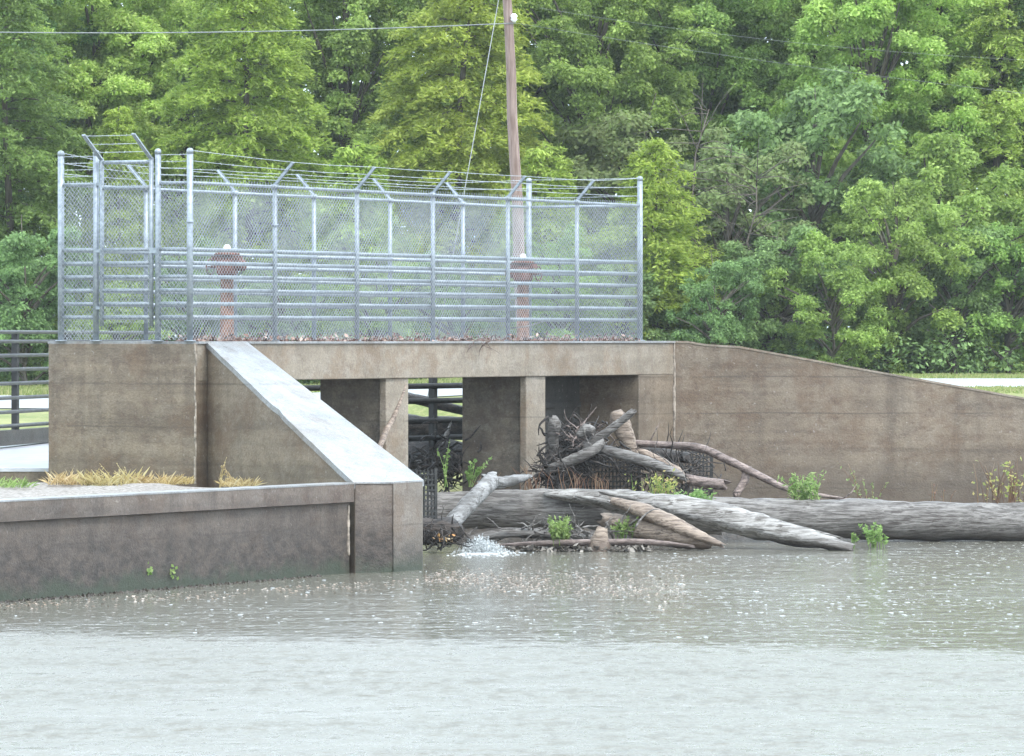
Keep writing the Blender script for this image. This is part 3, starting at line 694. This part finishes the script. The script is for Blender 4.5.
wood_thing('branch', 'long curved sunken branch floating along the foot of the log pile', 'branch',
           [P(500, 545, 77.2), P(560, 543, 77.3), P(640, 542, 77.3), P(690, 546, 77.2)], [.02, .05, .05, .02], M['branch'], G1, 8, .2, 6)
# tangles of roots and twigs
def tangle(name, label, c, ext, num, mat, rr=(.012, .035), L=(.3, .9)):
    mb = MB()
    for _ in range(num):
        p = c+Vector((random.gauss(0, 1)*ext[0], random.gauss(0, 1)*ext[1], random.gauss(0, 1)*ext[2])); p.z = max(p.z, .1)
        v = Vector((random.uniform(-1, 1), random.uniform(-.7, .7), random.uniform(-.7, .8))).normalized(); l_ = random.uniform(*L); r = random.uniform(*rr)
        pts = [p]; 
        for i in range(4):
            v = (v+Vector((random.uniform(-.5, .5), random.uniform(-.5, .5), random.uniform(-.6, .5)))).normalized(); q = pts[-1]+v*l_/4; q.z = max(q.z, .05); pts.append(q)
        mb.tube(pts, [r, r*.9, r*.75, r*.5, r*.2], 6, .2, sub=2)
    return lab(mb.build(name, mat), label, 'roots' if 'root' in name else 'twigs', kind='stuff')
tangle('root_tangle', 'dark tangled root mass piled against the middle pier in the right opening', P(577, 451, 82.2), (.21, .3, .20), 420, M['bark'], (.007, .026), (.2, .5))
tangle('root_tangle', 'thin pale bare roots hanging over the dark root mass', P(583, 438, 81.7), (.17, .12, .12), 30, M['branch'], (.008, .018), (.2, .45))
tangle('root_tangle', 'low black root mass at the foot of the middle pier', P(556, 474, 81.6), (.18, .3, .10), 150, M['bark'], (.007, .022), (.2, .5))
tangle('twig_heap', 'heap of small dark twigs between the brown log and the small grate', P(660, 470, 82.4), (.45, .3, .08), 130, M['bark'], (.006, .02))
tangle('twig_heap', 'grey twigs heaped in the water left of the tan stump', P(570, 533, 77.9), (.55, .15, .07), 90, M['log'], (.008, .022), (.2, .6))
tangle('twig_heap', 'dark sticks and orange leaves jammed beside the end pier', P(440, 534, 76.8), (.12, .2, .08), 90, M['bark'], (.006, .02), (.15, .4))
tangle('twig_heap', 'black wet sticks filling the bottom of the middle opening', P(438, 468, 84), (.40, .6, .22), 240, M['bark'], (.008, .03), (.2, .5))
tangle('twig_heap', 'dried vine hanging over the middle of the deck edge', at(LP(ts(470), .0, 0), ZT+.01), (.22, .02, .02), 26, M['branch'], (.006, .012), (.2, .45))
for k_, px in enumerate((385, 420)):
    pass
wood_thing('log', 'black rotten log end jammed against the end pier of the low wall', 'log', [P(416, 531, 76.9), P(438, 530, 76.8), P(458, 533, 76.7)], [.20, .20, .16], M['bark'], None, 14, .2, 5)
# long thin bare stick inside the cage
wood_thing('stick', 'thin pale stick caught on the cage bars near its right end', 'stick', [P(512, 328, 83.2), P(528, 326, 83.5), P(541, 322, 83.8)], [.012, .012, .006], M['log_pale'], None, 5, .1, 4)
# foam against the leaning log
mb = MB()
for _ in range(3200):
    a = random.gauss(0, .5); q = P(483+a*19, 0, 77.0+random.gauss(0, .16)); top = .26*math.exp(-(a+.15)**2*.8)*(.4+.6*random.random())+.02; z = top*random.random()**1.3; w = random.uniform(.004, .015); h_ = w*random.uniform(.5, 2.2)
    o3 = [Vector((random.uniform(-w, w), random.uniform(-w, w), random.uniform(-h_, h_))) for _ in range(5)]
    mb.add([Vector((q.x, q.y, max(.004, z)))+e for e in o3], [(0, 1, 2), (0, 2, 3), (0, 3, 4), (1, 2, 4), (2, 3, 4), (0, 1, 4)])
for _ in range(260):
    q = P(486+random.gauss(0, 16), 0, 76.6+random.gauss(0, .5)); w = random.uniform(.01, .04); mb.lathe(Vector((q.x, q.y, 0)), [(w, -.002), (w*.8, .004), (w*.2, .006)], 6)
lab(mb.build('foam', M['foam']), 'white foam and spray at the foot of the pale leaning log', 'foam', kind='stuff')

# ------------------------------------------------------------------ leaves helper (numpy)
def unit(v): return v/np.maximum(np.linalg.norm(v, axis=1, keepdims=True), 1e-9)
def leaves(c, nrm, ax, L, W):                # rhombic leaves: centre, normal, long axis, length, width
    ax = unit(ax-nrm*np.sum(ax*nrm, axis=1, keepdims=True)); sdv = np.cross(nrm, ax)
    L = L[:, None]; W = W[:, None]
    V = np.stack([c-ax*L*.5, c+sdv*W*.5+ax*L*.05-nrm*W*.12, c+ax*L*.5, c-sdv*W*.5+ax*L*.05-nrm*W*.12], 1).reshape(-1, 3)
    return V
def leafobj(name, Vs, mat, parent=None):
    V = np.concatenate(Vs); me = mesh_np(name, V, np.arange(len(V)).reshape(-1, 4), mat)
    o = bpy.data.objects.new(name, me); C.objects.link(o)
    if parent: o.parent = parent
    return o
def rdir(k): return unit(rng.normal(size=(k, 3)))

def grow_crown(kind, H, Rr, seed, zb):
    """returns leaf vertices and limb builder, tree standing at the origin"""
    global rng; rng = np.random.default_rng(seed); rs = random.Random(seed)
    mb = MB(); Vs = []
    lean = Vector((rs.uniform(-.06, .06), rs.uniform(-.06, .06), 0)); wob = [Vector((rs.uniform(-.18, .18), rs.uniform(-.18, .18), 0)) for _ in range(9)]
    def tr(z): return lean*z+wob[min(8, int(z/H*8))]*.6
    tp_ = [Vector((0, 0, -.3))]+[Vector((0, 0, H*i/8))+tr(H*i/8) for i in range(1, 9)]
    r0 = (.009 if kind == 'feather' else .013)*H+.04 if kind != 'bush' else .07
    mb.tube(tp_, [r0*1.35]+[r0*(1-.11*i) for i in range(1, 9)], 10, .08)
    if kind == 'feather':
        nb = int(H*8.5)
        for b in range(nb):
            f = (b+.5)/nb; z = zb+(H-zb)*f; 
            rad = Rr*((1-f)**.75)*(.65+.35*min(1, f*6+.3))*rs.uniform(.72, 1.12)+.25
            g_ = b*2.399+rs.uniform(-.5, .5); dv = np.array([math.cos(g_), math.sin(g_), 0.0]); rise = rs.uniform(.0, .35)*(1-f)+.25*f
            o_ = np.array([*tr(z)[:2], z]); m = max(5, int(rad/.13)); s = np.linspace(.12, 1, m)
            pts = o_+dv*(s*rad)[:, None]+np.array([0, 0, 1])*((rise*s-.42*s**2.4)*rad)[:, None]
            mb.tube([Vector(p) for p in pts[::max(1, m//4)]], [.035*(1-.2*i) for i in range(len(pts[::max(1, m//4)]))], 4)
            sd_ = np.array([-dv[1], dv[0], 0.0])
            for i in range(m):
                for sg in (-1, 1):
                    tl = (.28+.62*math.sin(math.pi*min(1, s[i]*.85+.1)))*rs.uniform(.7, 1.2)*min(1.2, rad/1.6+.35)
                    k = 26; q = rng.random(k)**.7
                    tdir = unit((dv*.75+sd_*sg*rs.uniform(.4, 1.1)+np.array([0, 0, rs.uniform(-.30, .18)]))[None])[0]
                    c = pts[i]+tdir*(q*tl)[:, None]+np.array([0, 0, -1])*(.30*q**2*tl)[:, None]+rng.normal(size=(k, 3))*.06
                    nn = unit(np.array([0, 0, 1.0])+rng.normal(size=(k, 3))*.55); ax = tdir+rng.normal(size=(k, 3))*.55+np.array([0, 0, -.35])
                    Vs.append(leaves(c, nn, ax, rng.uniform(.12, .24, k), rng.uniform(.045, .08, k)))
        return Vs, mb
    nc = {'broad': 170, 'bush': 60}[kind]; zr_ = (H-zb)/2; cz = zb+zr_; lumps = [(rdir(1)[0], rs.uniform(.75, 1.3)) for _ in range(9)]
    for i in range(nc):
        dv = rdir(1)[0]; k = 1
        w = [max(0, float(dv@l[0]))**4 for l in lumps]; k = 1+sum(w_*(l[1]-1) for w_, l in zip(w, lumps))*.8
        rad = rng.random()**.42; c = np.array([dv[0]*Rr*rad*k, dv[1]*Rr*rad*k, cz+dv[2]*zr_*rad*min(k, 1.1)]); t_ = tr(max(0, c[2])); c[:2] += t_[:2]
        cr = rs.uniform(.32, .85)*(1 if kind == 'broad' else .75)
        if rs.random() < (.20 if kind == 'broad' else .5):
            a = Vector((*tr(max(.3, c[2]*.7))[:2], max(.2, c[2]*.7-.3))); mb.tube([a, (a+Vector(c))/2+Vector((0, 0, .15)), Vector(c)], [.07, .045, .015], 5, .1)
        for sub_ in range(3):
            cc = c+rng.normal(size=3)*cr*.45; m = int(250*(cr/.6)**2); dd = rdir(m); dd[:, 2] = np.where(dd[:, 2] < -.25, -dd[:, 2], dd[:, 2])
            r2 = cr*.62*(.55+.5*rng.random((m, 1))); p = cc+dd*r2*np.array([1, 1, .85])+rng.normal(size=(m, 3))*.05
            nn = unit(dd*.6+np.array([0, -.25, .6])+rng.normal(size=(m, 3))*.6); ax = dd+np.array([0, 0, -.7])+rng.normal(size=(m, 3))*.6
            Vs.append(leaves(p, nn, ax, rng.uniform(.09, .17, m), rng.uniform(.05, .095, m)))
    return Vs, mb
protos = {}
def proto(kind, H, Rr, seed, zb=None):
    key = (kind, seed)
    if key not in protos:
        Vs, mb = grow_crown(kind, H, Rr, seed, zb if zb is not None else {'broad': H*.25, 'bush': .1, 'feather': .5}[kind])
        V = np.concatenate(Vs); cm = mesh_np('crown', V, np.arange(len(V)).reshape(-1, 4), None)
        tm = bpy.data.meshes.new('trunk'); tm.from_pydata(mb.v, [], mb.f); tm.materials.append(M['trunk']); cm.materials.append(M['leaf']); protos[key] = (cm, tm)
    return protos[key]
def plant_tree(name, kind, seed, X, Y, H0, R0, scale, leaf, label, cat='tree', rot=None, group=None, sx=1):
    cm, tm = proto(kind, H0, R0, seed)
    r = empty(name, label, cat, group); r.location = (X, Y, gz(X)-.05); r.rotation_euler = (0, 0, rot if rot is not None else random.uniform(0, 6.28)); r.scale = (scale*sx, scale*sx, scale)
    a = bpy.data.objects.new('crown', cm); b = bpy.data.objects.new('trunk', tm)
    for o_ in (a, b): C.objects.link(o_); o_.parent = r
    a.material_slots[0].link = 'OBJECT'; a.material_slots[0].material = M[leaf]
    return r
TR = lambda px, Y: (px-512)/F*Y
T = [  # name, kind, seed, px, Y, H, R, scale, leaf, label
 ('cypress_tree', 'feather', 1, 250, 141, 14, 3.2, 1.0, 'leaf_olive', 'tall olive feathery cypress directly above the cage gate'),
 ('cypress_tree', 'feather', 2, 448, 142, 14, 3.3, 1.02, 'leaf_olive', 'wide yellow green feathery cypress left of the utility pole'),
 ('cypress_tree', 'feather', 3, 652, 136, 6.4, 2.0, 1.0, 'leaf_olive', 'short yellow green cypress just right of the cage'),
 ('cypress_tree', 'feather', 2, 20, 139, 14, 3.3, .95, 'leaf_moss', 'dull green cypress filling the left edge behind the railing'),
 ('cypress_tree', 'feather', 1, 120, 138, 14, 3.2, .56, 'leaf_olive', 'lower olive cypress behind the left corner post of the cage'),
 ('cypress_tree', 'feather', 1, 985, 146, 14, 3.2, .95, 'leaf_bright', 'drooping bright green tree at the right edge above the road'),
 ('cypress_tree', 'feather', 3, 356, 138, 6.4, 2.0, 1.05, 'leaf_olive', 'small yellowish cypress between the two tall cypresses'),
 ('cypress_tree', 'feather', 3, 545, 137.5, 6.4, 2.1, 1.0, 'leaf_olive', 'small yellowish cypress showing just right of the utility pole'),
 ('broadleaf_tree', 'broad', 11, 95, 149, 15, 3.3, 1.0, 'leaf_bright', 'light green leafy tree at top left behind the olive cypresses'),
 ('broadleaf_tree', 'broad', 12, 340, 151, 15, 3.4, 1.0, 'leaf', 'mid green leafy tree between the two tall cypresses'),
 ('broadleaf_tree', 'broad', 13, 590, 147, 15, 3.4, .98, 'leaf', 'dark green leafy tree just right of the utility pole'),
 ('broadleaf_tree', 'broad', 11, 700, 149, 15, 3.3, 1.0, 'leaf', 'mottled green tree at the top right of the short cypress'),
 ('broadleaf_tree', 'broad', 12, 865, 145, 15, 3.4, .98, 'leaf_bright', 'bright green leafy tree over the middle of the right wing wall'),
 ('broadleaf_tree', 'broad', 13, 950, 151, 15, 3.4, 1.05, 'leaf', 'tall green tree behind the drooping one at the right edge'),
 ('broadleaf_tree', 'broad', 13, 790, 152, 15, 3.4, 1.0, 'leaf', 'green leafy tree at top between the mottled and the brightest trees'),
 ('broadleaf_tree', 'broad', 12, -40, 148, 15, 3.4, 1.0, 'leaf_dark', 'dark leafy tree mostly beyond the left edge'),
 ('broadleaf_tree', 'broad', 11, 1080, 147, 15, 3.3, 1.0, 'leaf_dark', 'dark leafy tree mostly beyond the right edge'),
 ('broadleaf_tree', 'broad', 13, 190, 153, 15, 3.4, 1.02, 'leaf', 'leafy green tree in the gap left of the tall olive cypress'),
 ('broadleaf_tree', 'broad', 11, 510, 153, 15, 3.3, 1.02, 'leaf', 'leafy green tree directly behind the utility pole'),
 ('young_tree', 'bush', 24, 722, 139, 5.6, 2.2, 1.15, 'leaf_dull', 'brownish vine covered young tree right of the short cypress'),
 ('young_tree', 'bush', 21, 655, 144, 5.6, 2.3, 1.45, 'leaf_dull', 'olive brown leafy tree rising above the short cypress'),
 ('shrub', 'bush', 21, 715, 134, 4.6, 2.3, .62, 'leaf_dark', 'dark shrub over the start of the right wing wall'),
 ('shrub', 'bush', 22, 775, 136, 4.6, 2.3, .85, 'leaf_dark', 'dark bluish green shrub second from the cage'),
 ('shrub', 'bush', 23, 835, 135, 4.6, 2.3, .78, 'leaf', 'rounded green shrub in the middle above the wing wall'),
 ('shrub', 'bush', 24, 890, 137, 4.6, 2.3, .95, 'leaf', 'tall green shrub where the grass strip begins'),
 ('shrub', 'bush', 21, 955, 137.5, 4.6, 2.3, .80, 'leaf_dark', 'dark shrub standing on the grass by the road'),
 ('shrub', 'bush', 22, 1010, 138, 4.6, 2.3, .95, 'leaf', 'green shrub at the right edge beside the road'),
 ('shrub', 'bush', 23, 1075, 138, 4.6, 2.3, 1.0, 'leaf_dark', 'dark shrub just beyond the right edge'),
 ('shrub', 'bush', 24, 800, 141, 4.6, 2.3, 1.45, 'leaf_dark', 'large dark shrub mass behind the bluish shrub'),
 ('shrub', 'bush', 23, 930, 142, 4.6, 2.3, 1.35, 'leaf', 'large green shrub behind the dark roadside shrub'),
 ('shrub', 'bush', 21, 28, 134, 4.6, 2.3, .85, 'leaf_dark', 'dark shrub seen above the left railing'),
 ('shrub', 'bush', 22, -35, 135, 4.6, 2.3, .9, 'leaf_dark', 'dark shrub just beyond the left edge'),
 ('shrub', 'bush', 23, 110, 133, 4.6, 2.3, .62, 'leaf', 'green shrub seen through the cage gate'),
 ('shrub', 'bush', 24, 195, 134, 4.6, 2.3, .68, 'leaf_dark', 'dark shrub behind the left front corner post'),
 ('shrub', 'bush', 22, 290, 134, 4.6, 2.3, .7, 'leaf_dark', 'dark shrub right of the left valve pedestal'),
 ('shrub', 'bush', 21, 375, 133, 4.6, 2.3, .66, 'leaf', 'green shrub behind the middle of the cage'),
 ('shrub', 'bush', 23, 455, 134, 4.6, 2.3, .7, 'leaf_dark', 'dark shrub left of the right valve pedestal'),
 ('shrub', 'bush', 24, 560, 134, 4.6, 2.3, .68, 'leaf', 'green shrub right of the right valve pedestal'),
 ('shrub', 'bush', 22, 615, 135, 4.6, 2.3, .7, 'leaf_dark', 'dark shrub behind the right end of the cage'),
]
for (nm, kd, sdn, px, Y, H, Rr, s_, lf, lb) in T:
    plant_tree(nm, kd, sdn, TR(px, Y), Y, H, Rr, s_, lf, lb, 'shrub' if nm == 'shrub' else 'tree')
# bare dead branches in the brownish trees
def dead(px, Y, z0, H, label):
    t = MB(); rs = random.Random(px); b = Vector((TR(px, Y), Y, gz(2)-.1)); pts = [b+Vector((rs.uniform(-.2, .2)+.06*i, 0, (z0+H)*i/6)) for i in range(7)]
    t.tube(pts, [.07-.009*i for i in range(7)], 6, .1)
    for _ in range(46):
        i = rs.randrange(2, 6); a = pts[i].lerp(pts[i+1], rs.random()); v = Vector((rs.uniform(-1, 1), rs.uniform(-.5, .3), rs.uniform(-.25, .6))).normalized(); L_ = rs.uniform(.6, 1.9)
        t.tube([a, a+v*L_*.5+Vector((0, 0, .06)), a+v*L_+Vector((0, 0, -.1))], [.016, .011, .005], 4)
    o_ = t.build('dead_tree', M['trunk']); lab(o_, label, 'tree')
dead(690, 137.5, 2, 5.4, 'bare grey dead tree tangled in the brownish growth right of the short cypress')
dead(745, 137, 1, 4.6, 'bare grey dead tree leaning over the dark shrub above the wing wall')
# far wood closing the view
rng = np.random.default_rng(5); Vs = []
for i in range(6500):
    c = np.array([rng.uniform(-42, 42), rng.uniform(156, 172), 0]); c[2] = 1.5+rng.random()*(21.5+2.5*math.sin(c[0]*.5)); m = 42; dd = rdir(m); cr = rng.uniform(.7, 1.3)
    p = c+dd*cr*np.array([1, 1, .6]); nn = unit(dd*.7+np.array([0, -.2, .7])+rng.normal(size=(m, 3))*.4)
    Vs.append(leaves(p, nn, dd+np.array([0, 0, -.7])+rng.normal(size=(m, 3))*.5, rng.uniform(.28, .50, m), rng.uniform(.20, .32, m)))
lab(leafobj('far_woods', Vs, M['leaf']), 'mass of green woodland foliage behind all the trees', 'woods', kind='stuff')
# undergrowth at the foot of the tree line
Vs = []
for i in range(1500):
    x = rng.uniform(-34, 34); c = np.array([x, rng.uniform(134.5, 150), gz(x)+rng.random()*1.1]); m = 30; dd = rdir(m); p = c+dd*rng.uniform(.3, .6)*np.array([1, 1, .7])
    Vs.append(leaves(p, unit(dd*.6+np.array([0, -.2, .8])), dd+rng.normal(size=(m, 3))*.5, rng.uniform(.12, .22, m), rng.uniform(.05, .12, m)))
lab(leafobj('undergrowth', Vs, M['leaf_dark']), 'low undergrowth along the foot of the tree line', 'undergrowth', kind='stuff')

# ------------------------------------------------------------------ small plants
def blades(c, num, h, spread, w, lean=.4, tilt=1):
    k = num; g_ = rng.random(k)*6.283; r = spread*np.sqrt(rng.random(k)); b = np.stack([c.x+r*np.cos(g_), c.y+r*np.sin(g_), np.full(k, c.z)], 1)
    v = unit(np.stack([rng.normal(size=k)*lean, rng.normal(size=k)*lean, np.ones(k)], 1)); L = h*rng.uniform(.45, 1.1, k)
    e = unit(np.stack([np.ones(k), rng.normal(size=k)*.4, np.zeros(k)], 1))*w/2; mid = b+v*L[:, None]*.55; tip = b+v*L[:, None]+np.stack([v[:, 0], v[:, 1], -.4*np.ones(k)], 1)*L[:, None]*.25
    return np.stack([b-e, b+e, tip+e*.15, mid-e], 1).reshape(-1, 3)
def herb(name, label, c, h, spread, stems, per, leafm, stemm='reed', ls=(.05, .10), lw=.45, sr=.006, cat='plant', group=None, z0=.15):
    t = empty(name, label, cat, group); mb = MB(); Vs = []
    for _ in range(stems):
        b = c+Vector((random.gauss(0, spread*.4), random.gauss(0, spread*.3), 0)); v = Vector((random.gauss(0, .28), random.gauss(0, .2), 1)); L_ = h*random.uniform(.5, 1.05)
        p1 = b+v*L_*.5; p2 = b+v*L_+Vector((random.gauss(0, .05), 0, -.02)); mb.tube([b-Vector((0, 0, .08)), p1, p2], [sr, sr*.8, sr*.4], 4, cap=False)
        if per:
            q = rng.uniform(z0, 1.02, per); cc = np.array(b)+(np.array(p2)-np.array(b))*q[:, None]+rng.normal(size=(per, 3))*spread*.10
            nn = unit(rng.normal(size=(per, 3))*.6+np.array([0, -.4, .8])); ax = rng.normal(size=(per, 3))+np.array([0, 0, .4])
            l_ = rng.uniform(*ls, per); Vs.append(leaves(cc, nn, ax, l_, l_*lw))
    mb.build('stems', M[stemm], t)
    if Vs: leafobj('leaves', Vs, M[leafm], t)
    return t
herb('water_plant', 'bright green bushy plant growing in front of the thick grey log', P(560, 540, 77.4), .38, .20, 22, 20, 'herb', 'herb')
herb('water_plant', 'small green plant with orange tips standing in the water before the right log', P(874, 545, 78.6), .34, .16, 16, 20, 'herb', 'herb')
herb('water_plant', 'tiny green sprig in the water left of the orange tipped plant', P(852, 543, 78.7), .18, .05, 4, 8, 'herb', 'herb')
herb('water_plant', 'green grassy plant on the right log under the crooked branch end', P(806, 501, 81.0), .46, .30, 26, 20, 'herb', 'herb', ls=(.06, .14), lw=.22)
herb('water_plant', 'low green mat of plants above the weathered sloping log', P(692, 503, 79.9), .20, .38, 34, 14, 'herb', 'herb')
herb('water_plant', 'yellowish weeds growing under the brown logs of the pile', P(660, 494, 80.4), .36, .42, 26, 6, 'yellow', 'herb')
herb('water_plant', 'small green weeds between the two split logs and the stump', P(622, 535, 77.9), .30, .18, 14, 14, 'herb', 'herb')
herb('water_plant', 'yellow leaved sapling clump with red stems at the right edge on the log', P(1000, 503, 81.6), .72, .6, 30, 4, 'yellow', 'reed', (.05, .10), .6, .007)
herb('water_plant', 'sparse pale weed against the wing wall above the right log', P(868, 503, 82.0), .72, .12, 6, 14, 'leaf_dull', 'reed', (.04, .08))
herb('water_plant', 'thin reddish weed second from the right clump against the wing wall', P(938, 505, 81.8), .4, .2, 6, 5, 'reed', 'reed', (.03, .06))
herb('water_plant', 'green weed with round leaves at the base of the middle pier', P(470, 482, 81.4), .42, .10, 8, 12, 'herb', 'herb', (.06, .1), .7)
herb('water_plant', 'thin leafy sprig above the steel grate in the middle opening', P(446, 482, 80.8), .75, .10, 4, 10, 'herb', 'herb', (.04, .07), .8)
for px, hh, lb in ((488, .34, 'red brown dead reeds at the foot of the middle pier'), (532, .5, 'taller red brown dead reeds between the middle pier and the root mass'), (572, .45, 'red brown dead reeds below the grey limb'), (598, .35, 'short reddish reeds in front of the dark steel grate')):
    herb('dead_reeds', lb, P(px, 489, 80.3), hh*.8, .26, 15, 0, 'reed', 'reed', cat='reeds', sr=.007)
# dry grass on the gravel
for px, Y, w, h_, lb in ((70, 72.3, .35, .22, 'low dry straw tuft at the left corner of the platform'), (112, 72.0, .45, .26, 'wide straw yellow grass tuft below the left end face'), (150, 72.2, .35, .20, 'straw grass tuft in the middle of the gravel strip'),
                         (178, 72.6, .25, .15, 'thin low straw tuft near the joint'), (238, 71.4, .25, .16, 'sparse dry grass below the sloping wall'), (5, 71, .4, .16, 'greenish grass tuft at the left edge on the gravel')):
    c = P(px, 0, Y); c.z = 1.18
    o_ = leafobj('grass_tuft', [blades(c, 150, h_*1.25, w, .009, .75)], M['straw' if px > 20 else 'herb']); lab(o_, lb, 'grass')
for px, h_, lb in ((113, .46, 'tall dry weed stalk left on the gravel'), (126, .36, 'shorter dry weed stalk beside the tall left stalk'), (220, .42, 'tall dry seed stalk below the sloping wall'), (232, .34, 'leaning dry stalk beside the tall seed stalk')):
    c = P(px, 0, 72.0); c.z = 1.18; herb('dry_weed', lb, c, h_, .06, 3, 8, 'straw', 'straw', (.03, .06), cat='weed')
for px, py, lb in ((148, 570, 'small round green weed growing from the low wall, the left one'), (171, 573, 'smaller green weed growing from the low wall, the right one')):
    t_ = ray_line(c1-n*.075, d, px); c = lwp(t_, -.07); c = at(c, EYE-(py-HZ)/F*c.y)
    q = np.array(c)+rng.normal(size=(16, 3))*np.array([.04, .015, .04]); lab(leafobj('wall_weed', [leaves(q, unit(rng.normal(size=(16, 3))*.4+np.array([.5, -1, .3])), rng.normal(size=(16, 3)), np.full(16, .06), np.full(16, .045))], M['herb']), lb, 'weed')
# grass along the road
Vs = []
for _ in range(900):
    x = random.uniform(2.5, 26); y = random.choice([random.uniform(123, 133.5), random.uniform(90, 97.5)]); Vs.append(blades(Vector((x, y, gz(x))), 40, .10, .6, .03, .4))
for _ in range(500):
    x = random.uniform(-18, 2.5); Vs.append(blades(Vector((x, random.uniform(122, 133), gz(x))), 40, .22, .6, .03, .4))
lab(leafobj('grass', Vs, leafmat('roadside_grass', [(.15, .20, .06), (.24, .27, .10), (.32, .31, .15)])), 'pale green grass along both sides of the road', 'grass', kind='stuff')

# leaf litter
def litter(name, label, fn, num, size, mat, flat=.25):
    c = np.array([fn() for _ in range(num)]); nn = unit(np.array([0, 0, 1.0])+rng.normal(size=(num, 3))*flat); l_ = rng.uniform(*size, num)
    return lab(leafobj(name, [leaves(c, nn, rng.normal(size=(num, 3)), l_, l_*.6)], M[mat]), label, 'leaves', kind='stuff')
def dl():
    q = LP(random.uniform(.1, tp['rb']-1.2), -abs(random.gauss(0, .3))-.02, ZT+.005+abs(random.gauss(0, .018))*(1.5+1.5*math.sin(random.random()*9))); return tuple(q)
litter('leaf_litter', 'brown leaf litter caught along the foot of the cage', dl, 2000, (.04, .10), 'litter', .8)
def sl():
    x = random.uniform(-1.2, 12); y = random.uniform(81.95, 84); return (x, y, .36+random.uniform(0, .06))
litter('leaf_litter', 'brown leaves and scraps on the silt behind the logs', sl, 3500, (.05, .12), 'litter', .7)
M['driftscrap'] = leafmat('grey_drift_scraps', [(.05, .042, .035), (.15, .13, .11), (.32, .29, .25)], trans=.1)
def dm():
    px = 480+170*random.random()**.9; Y = 77.15+1.1*random.random(); return ((px-512)/F*Y, Y, .012+abs(random.gauss(0, .035)))
litter('drift_mat', 'mat of grey scraps and bark floating between the foam and the split logs', dm, 2600, (.04, .16), 'driftscrap', .5)
M['scrap'] = leafmat('orange_leaf_scraps', [(.30, .15, .05), (.50, .32, .12), (.55, .48, .35)], trans=.1)
litter('leaf_litter', 'orange leaf scraps on the black rotten log end', lambda: ((random.gauss(445, 6)-512)/F*76.5, 76.52, .30-.12*random.random()), 26, (.04, .09), 'scrap', .8)
def fl():                                  # floating leaf raft that trails from the pier to the right
    t = random.random(); px = 425+t*260; py = 577+t*12+random.gauss(0, 4+6*t)
    Y = EYE*F/(py-HZ); return ((px-512)/F*Y, Y, .006)
litter('floating_leaves', 'raft of pale floating leaves in front of the log pile', fl, 1700, (.02, .06), 'float', .12)
def fl2():
    t = random.random(); px = -20+t*440; py = 605-t*27+abs(random.gauss(0, 5)); Y = EYE*F/(py-HZ); return ((px-512)/F*Y, Y, .006)
litter('floating_leaves', 'orange and pale leaves floating along the low wall', fl2, 420, (.02, .07), 'float', .12)
# rain splashes
mb = MB()
for _ in range(1500):
    Y = 54+27*random.random()**.8; X = random.uniform(-.115, .115)*Y
    if mno.noise(Vector((X*.5, Y*.22, 3))) + .35*mno.noise(Vector((X*1.9, Y*.8, 1))) < random.uniform(-.35, .65): continue
    if Y < 53.8-.3*X+.8: continue
    if Y > 77.5: continue
    if side((X, Y), C1, d) < .3: continue
    w = random.uniform(.010, .045)*random.uniform(.3, 1); h_ = random.uniform(.001, .005)
    mb.lathe(Vector((X, Y, 0)), [(w, -.002), (w*.9, h_*.6), (w*.3, h_)], 6)
lab(mb.build('rain_splashes', M['splash']), 'small white raindrop splashes dotted over the calmer water', 'splashes', kind='stuff')

hz = MB().box(Vector((0, 700, 22.5)), Vector((1460, 0, 0)), Vector((0, 1560, 0)), Vector((0, 0, 26.5)))
hm = bpy.data.materials.new('rain_haze'); hm.use_nodes = True; hm.node_tree.nodes.clear()
pv = hm.node_tree.nodes.new('ShaderNodeVolumePrincipled'); pv.inputs['Color'].default_value = (.92, .95, .97, 1); pv.inputs['Density'].default_value = .0002
ho = hm.node_tree.nodes.new('ShaderNodeOutputMaterial'); hm.node_tree.links.new(pv.outputs[0], ho.inputs['Volume'])
lab(hz.build('haze', hm), 'thin pale rain haze in the air', 'haze', kind='stuff')

# ------------------------------------------------------------------ put every origin at its thing's base
bpy.context.view_layer.update()
for o_ in list(C.objects):
    if o_.parent or o_.type in ('CAMERA', 'LIGHT') or o_.get('kind') == 'structure' or o_.location.length > 0: continue
    ms = [o_] if o_.type == 'MESH' else []; st_ = list(o_.children)
    while st_:
        c = st_.pop(); st_ += list(c.children); ms += [c] if c.type == 'MESH' else []
    lo = np.array([1e9]*3); hi = -lo
    for m_ in ms:
        a = np.empty(len(m_.data.vertices)*3, dtype=np.float32); m_.data.vertices.foreach_get('co', a); a = a.reshape(-1, 3)
        lo = np.minimum(lo, a.min(0)); hi = np.maximum(hi, a.max(0))
    b = Vector(((lo[0]+hi[0])/2, (lo[1]+hi[1])/2, lo[2])); o_.location = b
    if o_.type == 'MESH': o_.data.transform(Matrix.Translation(-b))
    for c in o_.children: c.location = c.location-b
